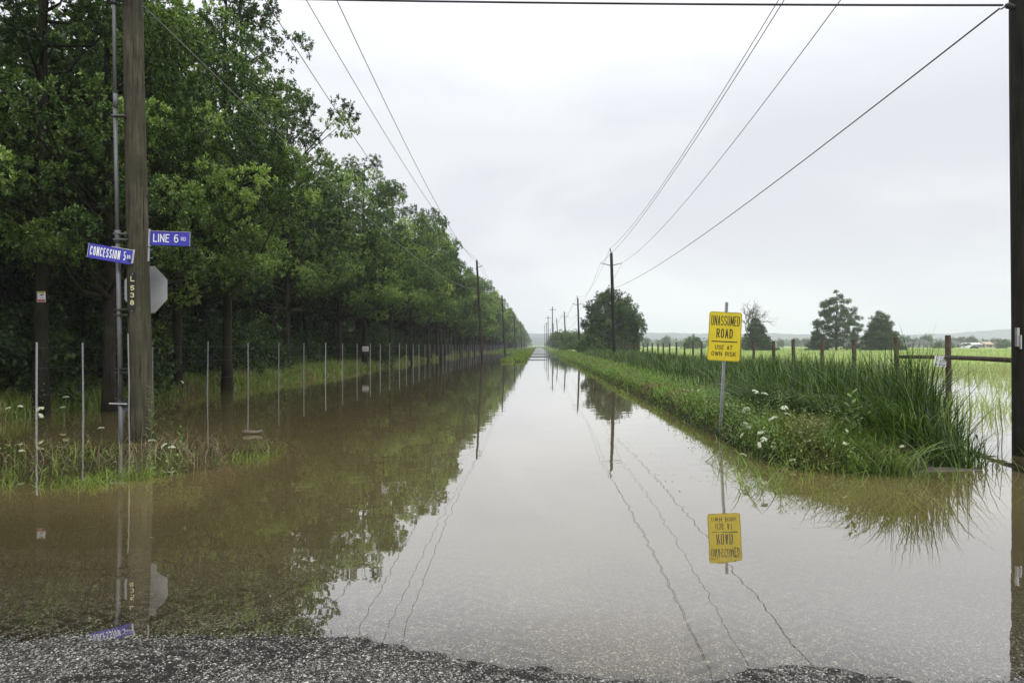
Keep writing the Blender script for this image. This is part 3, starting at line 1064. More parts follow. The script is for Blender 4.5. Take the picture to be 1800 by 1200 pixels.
# reeds
x, y = scatter(68000, 3.6, 12.5, 8.5, 95, 2.2)
z = height(x, y)
lo = 4.75 - .5 * sstep(9.5, 12.5, y) + .35 * (fbm(x, y, .7, 30) - .5) + .02 * np.clip(y - 12, 0, 80)
hi = 5.95 + .35 * np.clip(y - 8.9, 0, 14)
m = (x > lo) & (x < hi) & (y > 8.8 - .4 * (fbm(x, y, .8, 2) - .5) + 1.4 * sstep(5.7, 4.5, x))
edge = np.minimum(x - lo, (hi - x) * 1.4)
m &= RNG.uniform(0, 1, len(x)) < (.35 + .65 * sstep(0, .7, edge))
x, y, z, edge = keep(m, x, y, z, edge)
hgt = (.62 + .85 * fbm(x, y, .5, 33)) * RNG.uniform(.5, 1.15, len(x)) * (.6 + .4 * sstep(0, .8, edge)) * (1 - .2 * sstep(14, 30, y))
hgt = hgt * (1 - .38 * sstep(6.6, 8.6, x) * sstep(22, 14, y)) * (1 - .15 * sstep(6, 5, x))
tall = RNG.uniform(0, 1, len(x)) < .05
hgt = np.where(tall, hgt * 1.18, hgt)
hgt = hgt * (1 + .20 * sstep(5.0, 5.6, x) * sstep(7.2, 6.4, x) * sstep(12.5, 10, y))
o = blades("reeds", x, y, z, hgt, .0125 + y * .0006, RNG.uniform(.02, .85, len(x)) ** 1.2, M_reed, 5, (.42, .30), lean=.22)
tag(o, "dense stand of tall dark green reeds on the bank by the fence", kind="stuff")
x, y = scatter(5200, 2.2, 6.2, 7.4, 60, 1.8)
z = height(x, y)
x, y, z = keep((z > -.27) & (z < .02) & (RNG.uniform(0, 1, len(x)) < .75), x, y, z)
o = blades("stray_grass", x, y, np.maximum(z, -.1), RNG.uniform(.12, .42, len(x)), .007 + y * .0006, RNG.uniform(.1, 1.1, len(x)), M_grass_bank, 4, (.6, .25), lean=.5)
tag(o, "stray grass stems standing in the water off the edge of the bank", kind="stuff")
# straw, leaves and flecks afloat
n = 520
x = np.concatenate([RNG.uniform(1.4, 3.0, 240), RNG.uniform(-9, 6, 160), RNG.normal(4.6, 1.2, 120)])
y = np.concatenate([8 + 30 * RNG.uniform(0, 1, 240) ** 2, RNG.uniform(4.8, 26, 160), RNG.normal(7.9, .35, 120)])
x, y = keep(height(x, y, False) < -.03, x, y)
n = len(x)
a_ = RNG.uniform(0, 6.28, n)
ln_ = RNG.uniform(.01, .05, n) * (1 + 2 * (RNG.uniform(0, 1, n) > .9))
la = np.stack([np.cos(a_) * ln_, np.sin(a_) * ln_, RNG.uniform(0, .004, n)], 1)
lb = np.stack([-np.sin(a_), np.cos(a_), np.zeros(n)], 1) * (RNG.uniform(.002, .010, n))[:, None]
o = link("floating_debris", leaves_mesh("debris", np.stack([x, y, np.full(n, .003)], 1), la, lb, np.clip(RNG.normal(.4, .3, n), 0, 1)), M_dry)
tag(o, "flecks of straw and leaves afloat on the flood water", kind="stuff")
# arching blades leaning to the road at the front of the reeds
x, y = scatter(2600, 4.1, 6.3, 9.0, 15)
z = height(x, y)
lo = 4.75 - .5 * sstep(9.5, 12.5, y)
x, y, z, lo = keep((x > lo - .1) & (x < lo + .7), x, y, z, lo)
o = blades("arching_reeds", x, y, z, RNG.uniform(.6, 1.1, len(x)), .017, RNG.uniform(.7, 1.3, len(x)), M_reed, 6, (.48, .25), yaw=RNG.normal(np.pi * 1.15, .5, len(x)))
tag(o, "reed blades arching over the edge of the stand towards the lane", kind="stuff")
# sparse blades standing in the flooded field
x, y = scatter(20000, 8.0, 34, 15, 46, 1.3)
m = RNG.uniform(0, 1, len(x)) < sstep(.42, .62, fbm(x, y, .25, 41)) * .9 + .4 * sstep(30, 42, y)
m &= x > .42 * y
x, y = keep(m, x, y)
z = np.maximum(height(x, y), -.15)
o = blades("marsh_grass", x, y, z, RNG.uniform(.3, .75, len(x)), .018 + y * .0004, RNG.uniform(.05, .5, len(x)), M_field, 3, (.5, .25), lean=.2)
tag(o, "thin green marsh grass standing in the flooded part of the field", kind="stuff")
x, y = scatter(90000, 7, 150, 38, 260, 1.5)
x, y = keep((x < y * .85) & (x > 7 + .0 * y), x, y)
z = height(x, y)
x, y, z = keep(z > -.12, x, y, z)
o = blades("field_grass", x, y, z, RNG.uniform(.25, .6, len(x)) * (.6 + .6 * fbm(x, y, .12, 44)), .05 + y * .0009, RNG.uniform(.1, .6, len(x)), M_field, 2, (.5, .2), lean=.2)
tag(o, "bright green grass covering the open field", kind="stuff")


# broadleaf weeds on the front bank
def weed_stuff(name, n, xr, yr, mat, label, hmin=.2, hmax=.5, ll=.07, cond=None):
    x, y = scatter(n, *xr, *yr)
    if cond is not None: x, y = keep(cond(x, y), x, y)
    C, A, B, W = [], [], [], []
    for a, b in zip(x, y):
        zb = float(height(np.array(a), np.array(b)))
        if zb < -.1: continue
        H = random.uniform(hmin, hmax)
        k = int(H / .035)
        t = np.linspace(.15, 1, k)
        th = np.arange(k) * 2.4 + random.uniform(0, 6)
        lx, ly = random.uniform(-.15, .15), random.uniform(-.15, .15)
        base = np.stack([a + lx * t, b + ly * t, zb + H * t], 1)
        d_ = np.stack([np.cos(th), np.sin(th), RNG.uniform(-.1, .7, k)], 1)
        d_ = unit(d_)
        s = (ll * (1.15 - .6 * t) * RNG.uniform(.8, 1.3, k))[:, None]
        C.append(base); A.append(d_ * s); B.append(unit(np.cross(d_, [0, 0, 1.0])) * s * .2)
        W.append(np.clip(RNG.normal(.5, .15) + .2 * t, 0, 1))
    me = leaves_mesh(name, np.concatenate(C), np.concatenate(A), np.concatenate(B), np.concatenate(W))
    return tag(link(name, me, mat), label, kind="stuff")


weed_stuff("verge_weeds", 2600, (3.2, 5.6), (10, 48), M_weed, "low leafy weeds scattered through the verge grass further up the lane", .12, .38, .09,
           cond=lambda x, y: (fbm(x, y, .5, 57) > .47) & (x < 4.4 + .05 * (y - 8)) & (RNG.uniform(0, 1, len(x)) < sstep(55, 12, y)))
weed_stuff("bank_weeds", 2200, (3.1, 5.6), (8.1, 16), M_weed, "leafy green weeds mixed with the grass at the tip of the bank",
           cond=lambda x, y: (fbm(x, y, .9, 51) > .40) & (RNG.uniform(0, 1, len(x)) < sstep(17, 9, y)))
weed_stuff("pole_weeds", 130, (-9.2, -4.3), (8.3, 11.2), M_weed, "small leafy weeds in the water round the street sign pole", .15, .4, .06)
weed_stuff("wood_edge_weeds", 500, (-13.6, -11.2), (13, 60), M_weed, "leafy weeds along the edge of the wood", .3, .8, .12)


# one leafy plant each
def leafy_plant(kind, loc, H, ll, lw, n, mat, label, cat="plant", group=None, up=.5, lean=(0, 0), flower=None):
    r_ = empty(kind, loc)
    tag(r_, label, cat, group)
    mb = MB()
    mb.tube([(0, 0, -.15), (lean[0] * .4, lean[1] * .4, H * .5), (lean[0], lean[1], H)], [.008, .006, .003], 5)
    mb.build("stem", M_stem, r_)
    t = np.linspace(.12, 1, n)
    th = np.arange(n) * 2.4
    base = np.stack([lean[0] * t, lean[1] * t, H * t], 1)
    d_ = unit(np.stack([np.cos(th), np.sin(th), np.full(n, up) + RNG.normal(0, .2, n)], 1))
    s = (ll * (1.1 - .45 * t))[:, None]
    me = leaves_mesh("leaves", base, d_ * s, unit(np.cross(d_, [0, 0, 1.0])) * s * lw, np.clip(.55 + RNG.normal(0, .12, n), 0, 1))
    link("leaves", me, mat, r_)
    return r_


def gz(x, y): return float(height(np.array(float(x)), np.array(float(y))))


p = P(1497, 800, 9.3)
leafy_plant("milkweed", (p.x, p.y, gz(p.x, p.y)), .66, .19, .22, 22, M_weed, "tall milkweed with broad pale leaves in front of the reeds", up=.55)
p = P(1372, 790, 10.2)
leafy_plant("leafy_weed", (p.x, p.y, gz(p.x, p.y)), .62, .09, .2, 34, M_weed, "slim upright weed rising among the white umbels", up=.4)
p = P(266, 790, 10.7)
leafy_plant("goldenrod", (p.x, p.y, -.05), 1.0, .16, .09, 40, M_weed, "tall narrow-leaved goldenrod against the foot of the street sign pole", up=.25)
p = P(318, 790, 10.4)
leafy_plant("young_weed", (p.x, p.y, -.05), .42, .13, .2, 16, M_bush, "yellowish young weed a step from the street sign pole", up=.7)
p = P(1640, 700, 13.5)
for dx, dh in ((-.25, .9), (.12, 1.05)):
    leafy_plant("dark_weed", (p.x + dx, p.y + dx, gz(p.x, p.y)), dh, .10, .22, 70, M_leaf_far,
                "dark bushy weed at the foot of the post with the white notice", group="dark weeds by the post with the white notice", up=.35)


# Queen Anne's lace: one plant built with its parts, then copied
def umbel_meshes(seed):
    rng = np.random.default_rng(seed)
    mb = MB()
    mb.tube([(0, 0, -.75), (.02, .01, -.35), (0, 0, 0)], [.005, .004, .003], 4, False)
    for k in range(9):
        a = k * .7
        mb.tube([(0, 0, -.03), (math.cos(a) * .035, math.sin(a) * .035, .0)], .0015, 3, False)
    st = bpy.data.meshes.new("umbel_stem")
    st.from_pydata(mb.v, [], mb.f)
    st.materials.append(M_stem)
    v, f = [], []
    hubs = [(.044 * math.sqrt(rng.uniform(0, 1)), rng.uniform(0, 6.28)) for _ in range(17)]
    for k in range(190):
        hr, ha = hubs[k % 17]
        hx, hy = hr * math.cos(ha) + rng.normal(0, .0055), hr * math.sin(ha) + rng.normal(0, .0055)
        r_, a = math.hypot(hx, hy), math.atan2(hy, hx)
        c = Vector((math.cos(a) * r_, math.sin(a) * r_, .012 - 5.5 * r_ * r_ + rng.uniform(-.006, .006)))
        s = rng.uniform(.003, .0055)
        o0 = len(v)
        m = Matrix.Rotation(rng.uniform(0, 6), 3, 'Z') @ Matrix.Rotation(rng.uniform(-.5, .5), 3, 'X')
        for q in ((-s, -s, 0), (s, -s, 0), (s, s, 0), (-s, s, 0), (0, 0, -s * 1.4)):
            v.append(tuple(c + m @ Vector(q)))
        f += [(o0, o0 + 1, o0 + 2, o0 + 3), (o0, o0 + 4, o0 + 1), (o0 + 1, o0 + 4, o0 + 2), (o0 + 2, o0 + 4, o0 + 3), (o0 + 3, o0 + 4, o0)]
    hd = bpy.data.meshes.new("umbel_head")
    hd.from_pydata(v, [], f)
    hd.materials.append(M_flower)
    return st, hd


UM = [umbel_meshes(k) for k in (1, 2, 3)]


def umbel(px, py, d, sc, label, group, tx=0.0, ty=0.0, k=0):
    p = P(px, py, d)
    r_ = empty("queen_annes_lace", p)
    r_.rotation_euler = (tx, ty, k * 1.3)
    r_.scale = (sc, sc, sc)
    tag(r_, label, "wildflower", group)
    for nme, me in (("stem", UM[k % 3][0]), ("flower_head", UM[k % 3][1])):
        o = bpy.data.objects.new(nme, me)
        COL.objects.link(o)
        o.parent = r_
    return r_


GR = "white umbels on the bank by the reeds"
right_umbels = [
    (1328, 688, 10.6, 1.1, .5, .3, "white umbel highest on the bank, beside the yellowish one, against the reeds"),
    (1343, 692, 10.5, 1.2, .1, -.1, "yellowish white umbel just beside the highest umbel, against the reeds"),
    (1311, 720, 10.3, 1.2, .7, .9, "tilted white umbel nearest the post of the yellow sign, below the highest pair"),
    (1358, 736, 10.0, 1.5, .4, .3, "largest cupped white umbel in the middle of the group"),
    (1379, 716, 10.1, 1.1, .4, .5, "white umbel up against the reeds right of the yellowish one"),
    (1383, 727, 10.1, .9, .2, .1, "small white umbel just below the one against the reeds"),
    (1312, 748, 9.8, 1.3, .8, .8, "strongly tilted white umbel low beside the sign post"),
    (1338, 761, 9.6, 1.3, -.2, .1, "round white umbel facing up below the cupped one"),
    (1304, 765, 9.6, 1.0, .9, .4, "small tilted white umbel closest to the water below the sign post"),
    (1343, 772, 9.5, 1.1, .6, .2, "white umbel under the round one, facing sideways"),
    (1334, 781, 9.4, 1.0, .9, .2, "drooping white umbel lowest of the four in a column"),
    (1391, 762, 9.6, 1.1, .6, .1, "white umbel level with the milkweed top"),
    (1389, 786, 9.3, 1.5, .7, .1, "big white umbel low on the front slope"),
    (1394, 808, 9.0, 1.0, .2, .2, "round white umbel near the waterline"),
    (1361, 787, 9.4, 1.0, .5, .8, "small slanting umbel left of the big low one"),
    (1307, 799, 9.2, 1.0, .1, .4, "flat white umbel hanging out over the water"),
    (1438, 748, 9.7, 1.1, .5, .2, "white umbel just left of the milkweed, at its height"),
    (1430, 744, 9.8, .8, .1, .1, "tiny white umbel beside the milkweed"),
    (1453, 805, 9.0, 1.0, .4, .3, "small umbel at the foot of the milkweed"),
    (1470, 833, 8.7, 1.0, .9, .7, "drooping umbel right at the muddy tip of the bank"),
    (1415, 738, 10.0, 1.0, .1, .1, "pale umbel between the cupped one and the milkweed"),
]
for k, (px, py, d_, sc, tx, ty, lb) in enumerate(right_umbels):
    umbel(px, py, d_, sc * .95, lb, GR, tx, ty, k)
rs_ = random.Random(4)
for k in range(30):
    xx, yy = rs_.uniform(3.1, 4.9), 8.5 + 8.5 * rs_.random() ** 1.4
    r_ = umbel(945, 607, 10, rs_.uniform(.35, .7), "small pale umbel scattered low among the verge weeds", "small pale umbels in the verge weeds", rs_.uniform(-.4, .9), rs_.uniform(-.3, .8), k)
    r_.location = (xx, yy, max(.1, gz(xx, yy)) + rs_.uniform(.16, .42))
GL = "white umbels at the foot of the wood and round the sign pole"
left_umbels = [
    (71, 718, 13.2, 1.6, .4, 0, "large white umbel in the bank grass behind the first steel post"),
    (71, 730, 13.1, 1.5, .6, .2, "large white umbel just under the biggest one by the first steel post"),
    (116, 698, 15.0, 1.6, .1, .2, "white umbel high in the bank grass between the first two steel posts"),
    (110, 716, 14.5, 1.2, .3, .1, "white umbel by the waterline between the first two steel posts"),
    (15, 717, 13.5, 1.2, .3, .1, "white umbel at the very edge of the view in the bank grass"),
    (36, 714, 13.7, 1.0, .3, .3, "small white umbel before the first steel post in the bank grass"),
    (178, 752, 10.2, 1.0, -.1, .1, "single white umbel on a thin stem left of the grey conduit pipe"),
    (267, 774, 9.8, 1.1, .2, .2, "white umbel right against the foot of the street sign pole"),
    (289, 782, 9.7, 1.1, .2, .5, "tilted white umbel beside the foot of the street sign pole"),
    (303, 786, 9.6, 1.1, -.1, .1, "flat white umbel in the weeds right of the street sign pole"),
    (37, 792, 9.0, .9, .0, .1, "small white umbel low over the flooded grass by the first steel post"),
    (321, 672, 15.5, 1.1, .9, .3, "tall drooping white umbel against the dark trunks right of the sign pole"),
]
for k, (px, py, d_, sc, tx, ty, lb) in enumerate(left_umbels):
    umbel(px, py, d_, sc * .9, lb, GL, tx, ty, k)

# cattail stalks between the bank and the near pole
for k, (px, d_, top, lb, cat) in enumerate([
        (1702, 10.3, 636, "single very tall thin reed stalk rising to the fence rail", False),
        (1748, 10.6, 715, "slim reed stalk in open water beside the near dark pole", False),
        (1757, 10.5, 700, "bent reed stalk in open water closest to the near dark pole", False),
        (1716, 10.8, 763, "short cattail with brown head at the edge of the reeds", True),
        (1525, 9.3, 745, "cattail with brown head low in the front of the reeds", True),
        (1482, 9.6, 740, "cattail with brown head behind the milkweed", True)]):
    p = P(px, top, d_)
    b_ = Vector((p.x + random.uniform(-.1, .1), d_, -.2))
    r_ = empty("reed_stalk" if not cat else "cattail", b_)
    tag(r_, lb, "cattail" if cat else "reed")
    tp = p - b_
    mb = MB()
    mb.tube([(0, 0, 0), tuple(tp * .5 + Vector((.03, 0, 0))), tuple(tp)], [.008, .007, .003], 5)
    mb.build("stem", M_reed if False else M_stem, r_)
    if cat:
        mb = MB()
        mb.tube([tuple(tp * .82), tuple(tp * .84), tuple(tp * .97), tuple(tp)], [.004, .013, .013, .004], 8)
        mb.build("head", M_cattail, r_)

# clump of drooping sedge at the muddy tip, mud bar and bits of drift
n = 80
x, y = RNG.normal(P(1575, 830, 8.5).x, .17, n), RNG.normal(8.5, .08, n)
o = blades("sedge_clump", x, y, np.full(n, .0), RNG.uniform(.40, .80, n), .013, RNG.uniform(.6, 1.3, n), M_reed, 7, (.8, .15), lean=.7)
tag(o, "clump of drooping sedge at the muddy tip of the bank", "sedge")


def mound(name, c, rx_, ry_, h_, mat, seed, kind=None, label=None, rz=0):
    n_, m_ = 40, 12
    v, f = [(0, 0, h_)], []
    for j in range(1, m_ + 1):
        for i in range(n_):
            a = 2 * math.pi * i / n_
            rr = j / m_
            wv = 1 + .25 * math.sin(3 * a + seed) + .12 * math.sin(7 * a + seed * 2)
            x0, y0 = math.cos(a) * rr * rx_ * wv, math.sin(a) * rr * ry_ * wv
            v.append((x0, y0, h_ * (1 - rr ** 2) - .02 * (j == m_) + .012 * float(fbm(np.array(x0 + c[0]), np.array(y0 + c[1]), 4, 3) - .5)))
    for i in range(n_):
        f.append((0, 1 + i, 1 + (i + 1) % n_))
        for j in range(m_ - 1):
            a_, b_ = 1 + j * n_ + i, 1 + j * n_ + (i + 1) % n_
            f.append((a_, a_ + n_, b_ + n_, b_))
    me = bpy.data.meshes.new(name)
    me.from_pydata(v, [], f)
    o = link(name, me, mat, smooth=True)
    o.location = c
    o.rotation_euler = (0, 0, rz)
    tag(o, label, kind=kind)
    return o


M_mud = simple("wet_mud", (.10, .088, .066), .35, 0, .45, 14, bump=.8, spec=.6)
mound("mud_bank", (P(1630, 845, 8.9).x, 8.85, -.012), .62, .28, .035, M_mud, 2, "structure", "wet grey mud at the tip of the bank")


# floating log
r_ = empty("driftwood_log", P(444, 762, 12.3), R(12))
r_.location.z = .03
mb = MB()
mb.tube([(-.17, 0, .01), (-.12, 0, .02), (.06, .01, .0), (.17, .02, .03)], [.025, .04, .034, .02], 8)
mb.build("log_trunk", M_log, r_, True)
mb = MB()
mb.tube([(-.05, 0, .03), (-.07, -.03, .07)], [.012, .008], 5)
mb.build("branch_stub", M_log, r_)
tag(r_, "short grey driftwood log afloat beside a steel post", "log")


# ------------------------------------------------------------------ writing
def arc(cx, cz, rx_, rz_, a0, a1, n=7):
    return [(cx + rx_ * math.cos(R(a0 + (a1 - a0) * k / n)), cz + rz_ * math.sin(R(a0 + (a1 - a0) * k / n))) for k in range(n + 1)]


GLYPH = {  # strokes in a unit box, as (polyline, closed)
    'U': [[(0, 1), (0, .3)] + arc(.5, .3, .5, .3, 180, 360) + [(1, .3), (1, 1)]],
    'N': [[(0, 0), (0, 1)], [(0, 1), (1, 0)], [(1, 0), (1, 1)]],
    'A': [[(0, 0), (.5, 1)], [(.5, 1), (1, 0)], [(.18, .3), (.82, .3)]],
    'S': [arc(.5, .74, .5, .26, 25, 180) + [(.1, .58), (.9, .42)] + arc(.5, .26, .5, .26, 0, -155)],
    'M': [[(0, 0), (0, 1)], [(0, 1), (.5, .15)], [(.5, .15), (1, 1)], [(1, 1), (1, 0)]],
    'E': [[(1, 1), (0, 1), (0, 0), (1, 0)], [(0, .52), (.85, .52)]],
    'D': [[(0, 0), (0, 1), (.45, 1)] + arc(.45, .65, .55, .35, 90, 0) + arc(.45, .35, .55, .35, 0, -90) + [(0, 0)]],
    'R': [[(0, 0), (0, 1)], [(.12, 1), (.55, 1)] + arc(.6, .75, .4, .25, 90, -90) + [(.12, .5)], [(.55, .5), (1, 0)]],
    'O': [arc(.5, .7, .5, .3, 0, 180) + arc(.5, .3, .5, .3, 180, 360) + [(1, .7)]],
    'T': [[(0, 1), (1, 1)], [(.5, 1), (.5, 0)]],
    'W': [[(0, 1), (.25, 0)], [(.25, 0), (.5, .9)], [(.5, .9), (.75, 0)], [(.75, 0), (1, 1)]],
    'I': [[(.5, 0), (.5, 1)]],
    'K': [[(0, 0), (0, 1)], [(1, 1), (0, .4)], [(.35, .58), (1, 0)]],
    'C': [arc(.5, .7, .5, .3, 20, 180) + arc(.5, .3, .5, .3, 180, 340)],
    'G': [arc(.5, .7, .5, .3, 20, 180) + arc(.5, .3, .5, .3, 180, 350) + [(1, .45), (.6, .45)]],
    'L': [[(0, 1), (0, 0), (1, 0)]],
    '5': [[(.95, 1), (.1, 1), (.04, .5)] + arc(.48, .31, .52, .31, 120, -140)],
    '6': [arc(.52, .66, .52, .34, 62, 180) + [(0, .42)], arc(.5, .31, .5, .31, 180, 540, 14)],
    '3': [arc(.48, .75, .45, .25, 160, -80) + arc(.5, .27, .5, .27, 85, -160)],
    '8': [arc(.5, .75, .42, .25, 0, 360, 14), arc(.5, .26, .5, .26, 0, 360, 14)],
}
GW = {'M': 1.3, 'W': 1.5, 'I': .0, 'N': 1.05, 'L': .85, 'E': .85, ' ': .55, 'T': .95}


def text_mesh(lines):
    """lines of (text, x0, x1, z0, z1, stroke width): block letters built from mitred strokes, fitted to the box"""
    V, F = [], []
    for body, x0, x1, z0, z1, tw in lines:
        gap = tw * .95
        n = len(body)
        tot = sum(GW.get(c, 1.0) for c in body)
        free = (x1 - x0) - n * tw - (n - 1) * gap
        u = free / tot
        x = x0
        dy = 0.0
        for c in body:
            gw = GW.get(c, 1.0) * u
            for st in GLYPH.get(c, []):
                p = [Vector((x + tw / 2 + a * gw, z0 + tw / 2 + b * (z1 - z0 - tw))) for a, b in st]
                q = [p[0]]
                for r_ in p[1:]:
                    if (r_ - q[-1]).length > tw * .12: q.append(r_)
                if len(q) < 2: continue
                closed = (q[0] - q[-1]).length < tw * .4 and len(q) > 4
                ext = (c in 'NMWAK')
                o0 = len(V)
                m = len(q)
                dy += .00012
                for i in range(m):
                    if closed:
                        a_, b_ = q[(i - 1) % (m - 1)], q[(i + 1) % (m - 1)] if i < m - 1 else q[1]
                    else:
                        a_, b_ = q[max(i - 1, 0)], q[min(i + 1, m - 1)]
                    d1 = (q[i] - a_).normalized() if (q[i] - a_).length > 1e-7 else (b_ - q[i]).normalized()
                    d2 = (b_ - q[i]).normalized() if (b_ - q[i]).length > 1e-7 else d1
                    t = (d1 + d2).normalized()
                    nn = Vector((-t.y, t.x))
                    k = min(1.5, 1 / max(.5, nn.dot(Vector((-d1.y, d1.x)))))
                    pt = q[i].copy()
                    if not closed and i == 0: pt = pt - d2 * tw * .5
                    if not closed and i == m - 1: pt = pt + d1 * tw * .5
                    for sgn in (1, -1):
                        w_ = pt + nn * (tw / 2 * k * sgn)
                        V.append((w_.x, dy, min(max(w_.y, z0), z1)))
                for i in range(m - 1):
                    F.append((o0 + 2 * i, o0 + 2 * i + 1, o0 + 2 * i + 3, o0 + 2 * i + 2))
            dy = dy % .0009
            x += gw + tw + gap
    return V, F


def lettering(name, lines, y, mat, parent, extra=None):
    V, F = text_mesh(lines) if lines else ([], [])
    mb = MB()
    mb.add([(a, y - b, c) for a, b, c in V], F)
    for q in extra or []:
        mb.box(*q)
    return mb.build(name, mat, parent)


def rounded(wd, ht, r_, n=5):
    pts = []
    for cx, cz, a0 in ((wd / 2 - r_, ht / 2 - r_, 0), (-wd / 2 + r_, ht / 2 - r_, 90), (-wd / 2 + r_, -ht / 2 + r_, 180), (wd / 2 - r_, -ht / 2 + r_, 270)):
        for k in range(n + 1):
            a = R(a0 + 90 * k / n)
            pts.append((cx + r_ * math.cos(a), cz + r_ * math.sin(a)))
    return pts


# ------------------------------------------------------------------ poles
def pole(name, base, top, r0, r1, mat, label, group, n=16, cat="utility pole", wob=.0):
    r_ = empty(name, base)
    tag(r_, label, cat, group)
    v = Vector(top) - Vector(base)
    mb = MB()
    pts, rad = [], []
    for k in range(13):
        t = k / 12
        q = v * t
        pts.append(q + Vector((math.sin(t * 9) * wob, 0, 0)))
        rad.append(r0 + (r1 - r0) * t)
    mb.tube(pts, rad, n)
    mb.build("pole_shaft", mat, r_, True)
    return r_


LGROUP = "utility poles on the wooded side"
RGROUP = "utility poles on the field side"
# near pole with the street signs
PB = Vector((-6.61, 11.4, -.6))
pl = pole("utility_pole", PB, (-6.83, 11.4, 11.6), .182, .130, M_pole_l, "thick weathered pole carrying the blue street signs", LGROUP, 24, wob=.008)
mb = MB()
mb.box((.55, -.2, 11.3), (3.0, .1, .12))
mb.build("crossarm", M_pole_l, pl)
for xx in (0.0, .5, 1.75):
    mb = MB()
    mb.tube([(xx - .1, -.2, 11.36), (xx - .1, -.2, 11.42), (xx - .1, -.2, 11.5)], [.05, .06, .03], 8)
    mb.build("insulator", M_ceramic, pl)
mb = MB()
for zz in (7.32, 7.42):
    mb.tube([(-.42, -.12, zz + .6), (-.22, -.05, zz + .6)], .03, 6)
mb.tube([(-.3, -.22, 7.95), (-.1, -.23, 7.95), (.0, -.23, 7.93)], .025, 6)
mb.tube([(.05, -.18, 7.93), (.26, -.16, 7.93)], .022, 6)
mb.build("wire_clamp", M_dark_metal, pl)
mb = MB()
for px_k, py_k, rk in ((236, 356, .022), (258, 345, .014), (241, 640, .02)):
    q = P(px_k, py_k, 11.4) - PB
    mb = MB()
    c0 = Vector((v_ := (-.017 * (q.z)), 0, 0))
    off = q.x - c0.x
    yy = -math.sqrt(max(0, (.176 - .004 * q.z) ** 2 - off ** 2))
    mb.tube([(q.x, yy - .004, q.z), (q.x, yy + .01, q.z)], rk, 10)
    mb.build("knot", M_black, pl)
# bolts
mb = MB()
for zz, a in ((2.5, .3), (3.6, -.5), (5.3, .45)):
    mb.tube([(math.sin(a) * .16, -.21, zz), (math.sin(a) * .165, -.235, zz)], .018, 6)
mb.build("bolt", M_dark_metal, pl)
# strip of bare guard along the pole
mb = MB()
pz = [P(225, 586, 11.17) - PB, P(227, 680, 11.15) - PB, P(226.5, 730, 11.13) - PB, P(228, 792, 11.1) - PB]
mb.tube(pz, .011, 6)
mb.build("guard_strip", M_white_guard, pl)

# conduit riser left of the pole, strapped to it
cb = P(214, 790, 11.25)
cr = empty("conduit_riser", (cb.x, cb.y, -.15))
tag(cr, "grey conduit pipe with couplings running up beside the street sign pole", "conduit")
cbv = Vector((cb.x, cb.y, -.15))


def seg(p0, p1, r_, nme, mat=M_conduit, n=10):
    mb_ = MB()
    mb_.tube([p0 - cbv, p0.lerp(p1, .5) - cbv, p1 - cbv], r_, n)
    return mb_.build(nme, mat, cr, True)


seg(P(214, 806, 11.25), P(212, 700, 11.25), .038, "lower_pipe")
seg(P(212, 700, 11.25), P(207, 425, 11.25), .036, "upper_pipe")
seg(P(206.6, 425, 11.25), P(202.3, 190, 11.25), .031, "upper_pipe")
seg(P(202.3, 190, 11.25), P(199, -90, 11.25), .027, "upper_pipe")
for (a, b, r_) in ((405, 427, .046), (165, 190, .038), (2, 8, .05)):
    f = lambda yy: P(199 + (yy + 90) * .0155 + .0, yy, 11.25)
    seg(f(a), f(b), r_, "coupling", M_conduit if a != 2 else M_dark_metal)
for yy in (204, 411, 421, 544, 553, 648, 654, 700, 706, 710):
    q = P(199 + (yy + 90) * .0155, yy, 11.25)
    mb = MB()
    mb.box(q - cbv + Vector((.06, 0, 0)), (.22, .10, .02))
    mb.build("strap", M_dark_metal if yy > 500 else M_conduit, cr)
mb = MB()
mb.tube([P(192, 709, 11.2) - cbv, P(224, 710, 11.2) - cbv], .012, 6)
mb.build("ground_rod", M_galv, cr)
for k, (pxx, y0, y1) in enumerate(((217.5, 711, 750), (221.5, 711, 727), (224.5, 711, 727))):
    seg(P(pxx, y0, 11.28), P(pxx, y1, 11.28), .016 if k else .02, "branch_conduit")
mb = MB()
pts = [P(209, 648, 11.18), P(208, 680, 11.12), P(211, 696, 11.15), P(218, 700, 11.2)]
mb.tube([q - cbv for q in pts], .010, 6)
mb.build("cable_loop", M_wire, cr, True)


# street signs
def sign_root(kind, c, yaw, roll, label, cat, group=None):
    r_ = empty(kind, c)
    r_.rotation_euler = (Matrix.Rotation(yaw, 3, 'Z') @ Matrix.Rotation(roll, 3, 'Y')).to_euler()
    tag(r_, label, cat, group)
    return r_


# LINE 6 RD
sg = sign_root("street_name_sign", P(298, 419.5, 11.2), 0, R(1.9), "blue street sign reading LINE 6 RD", "street sign")
wd, ht = .665, .226
mb = MB(); mb.box((0, 0, 0), (wd, .004, ht)); mb.build("sign_panel", M_blue, sg)
fx = lambda cx: (cx - 197.5) / 70 * wd
lettering("lettering", [("LINE 6", fx(169.5), fx(213.2), -.062, .072, .0165), ("RD", fx(217.5), fx(226), -.03, .032, .007)], -.0045, M_white, sg)
mb = MB(); mb.box((-wd / 2 + .008, -.008, .0), (.024, .03, ht + .06)); mb.build("bracket", M_galv, sg)
mb = MB(); mb.box((-.0, 0, ht / 2 + .004), (wd, .012, .008)); mb.box((wd / 2 + .003, 0, 0), (.006, .008, ht)); mb.build("rim", M_galv, sg)
mb = MB()
for zz in (-.19, -.33): mb.tube([(-wd / 2 + .01, 0, zz), (-wd / 2 + .08, -.03, zz)], .006, 5)
mb.box((-wd / 2 + .0, 0, -.27), (.02, .02, .22)); mb.build("spare_bracket", M_galv, sg)
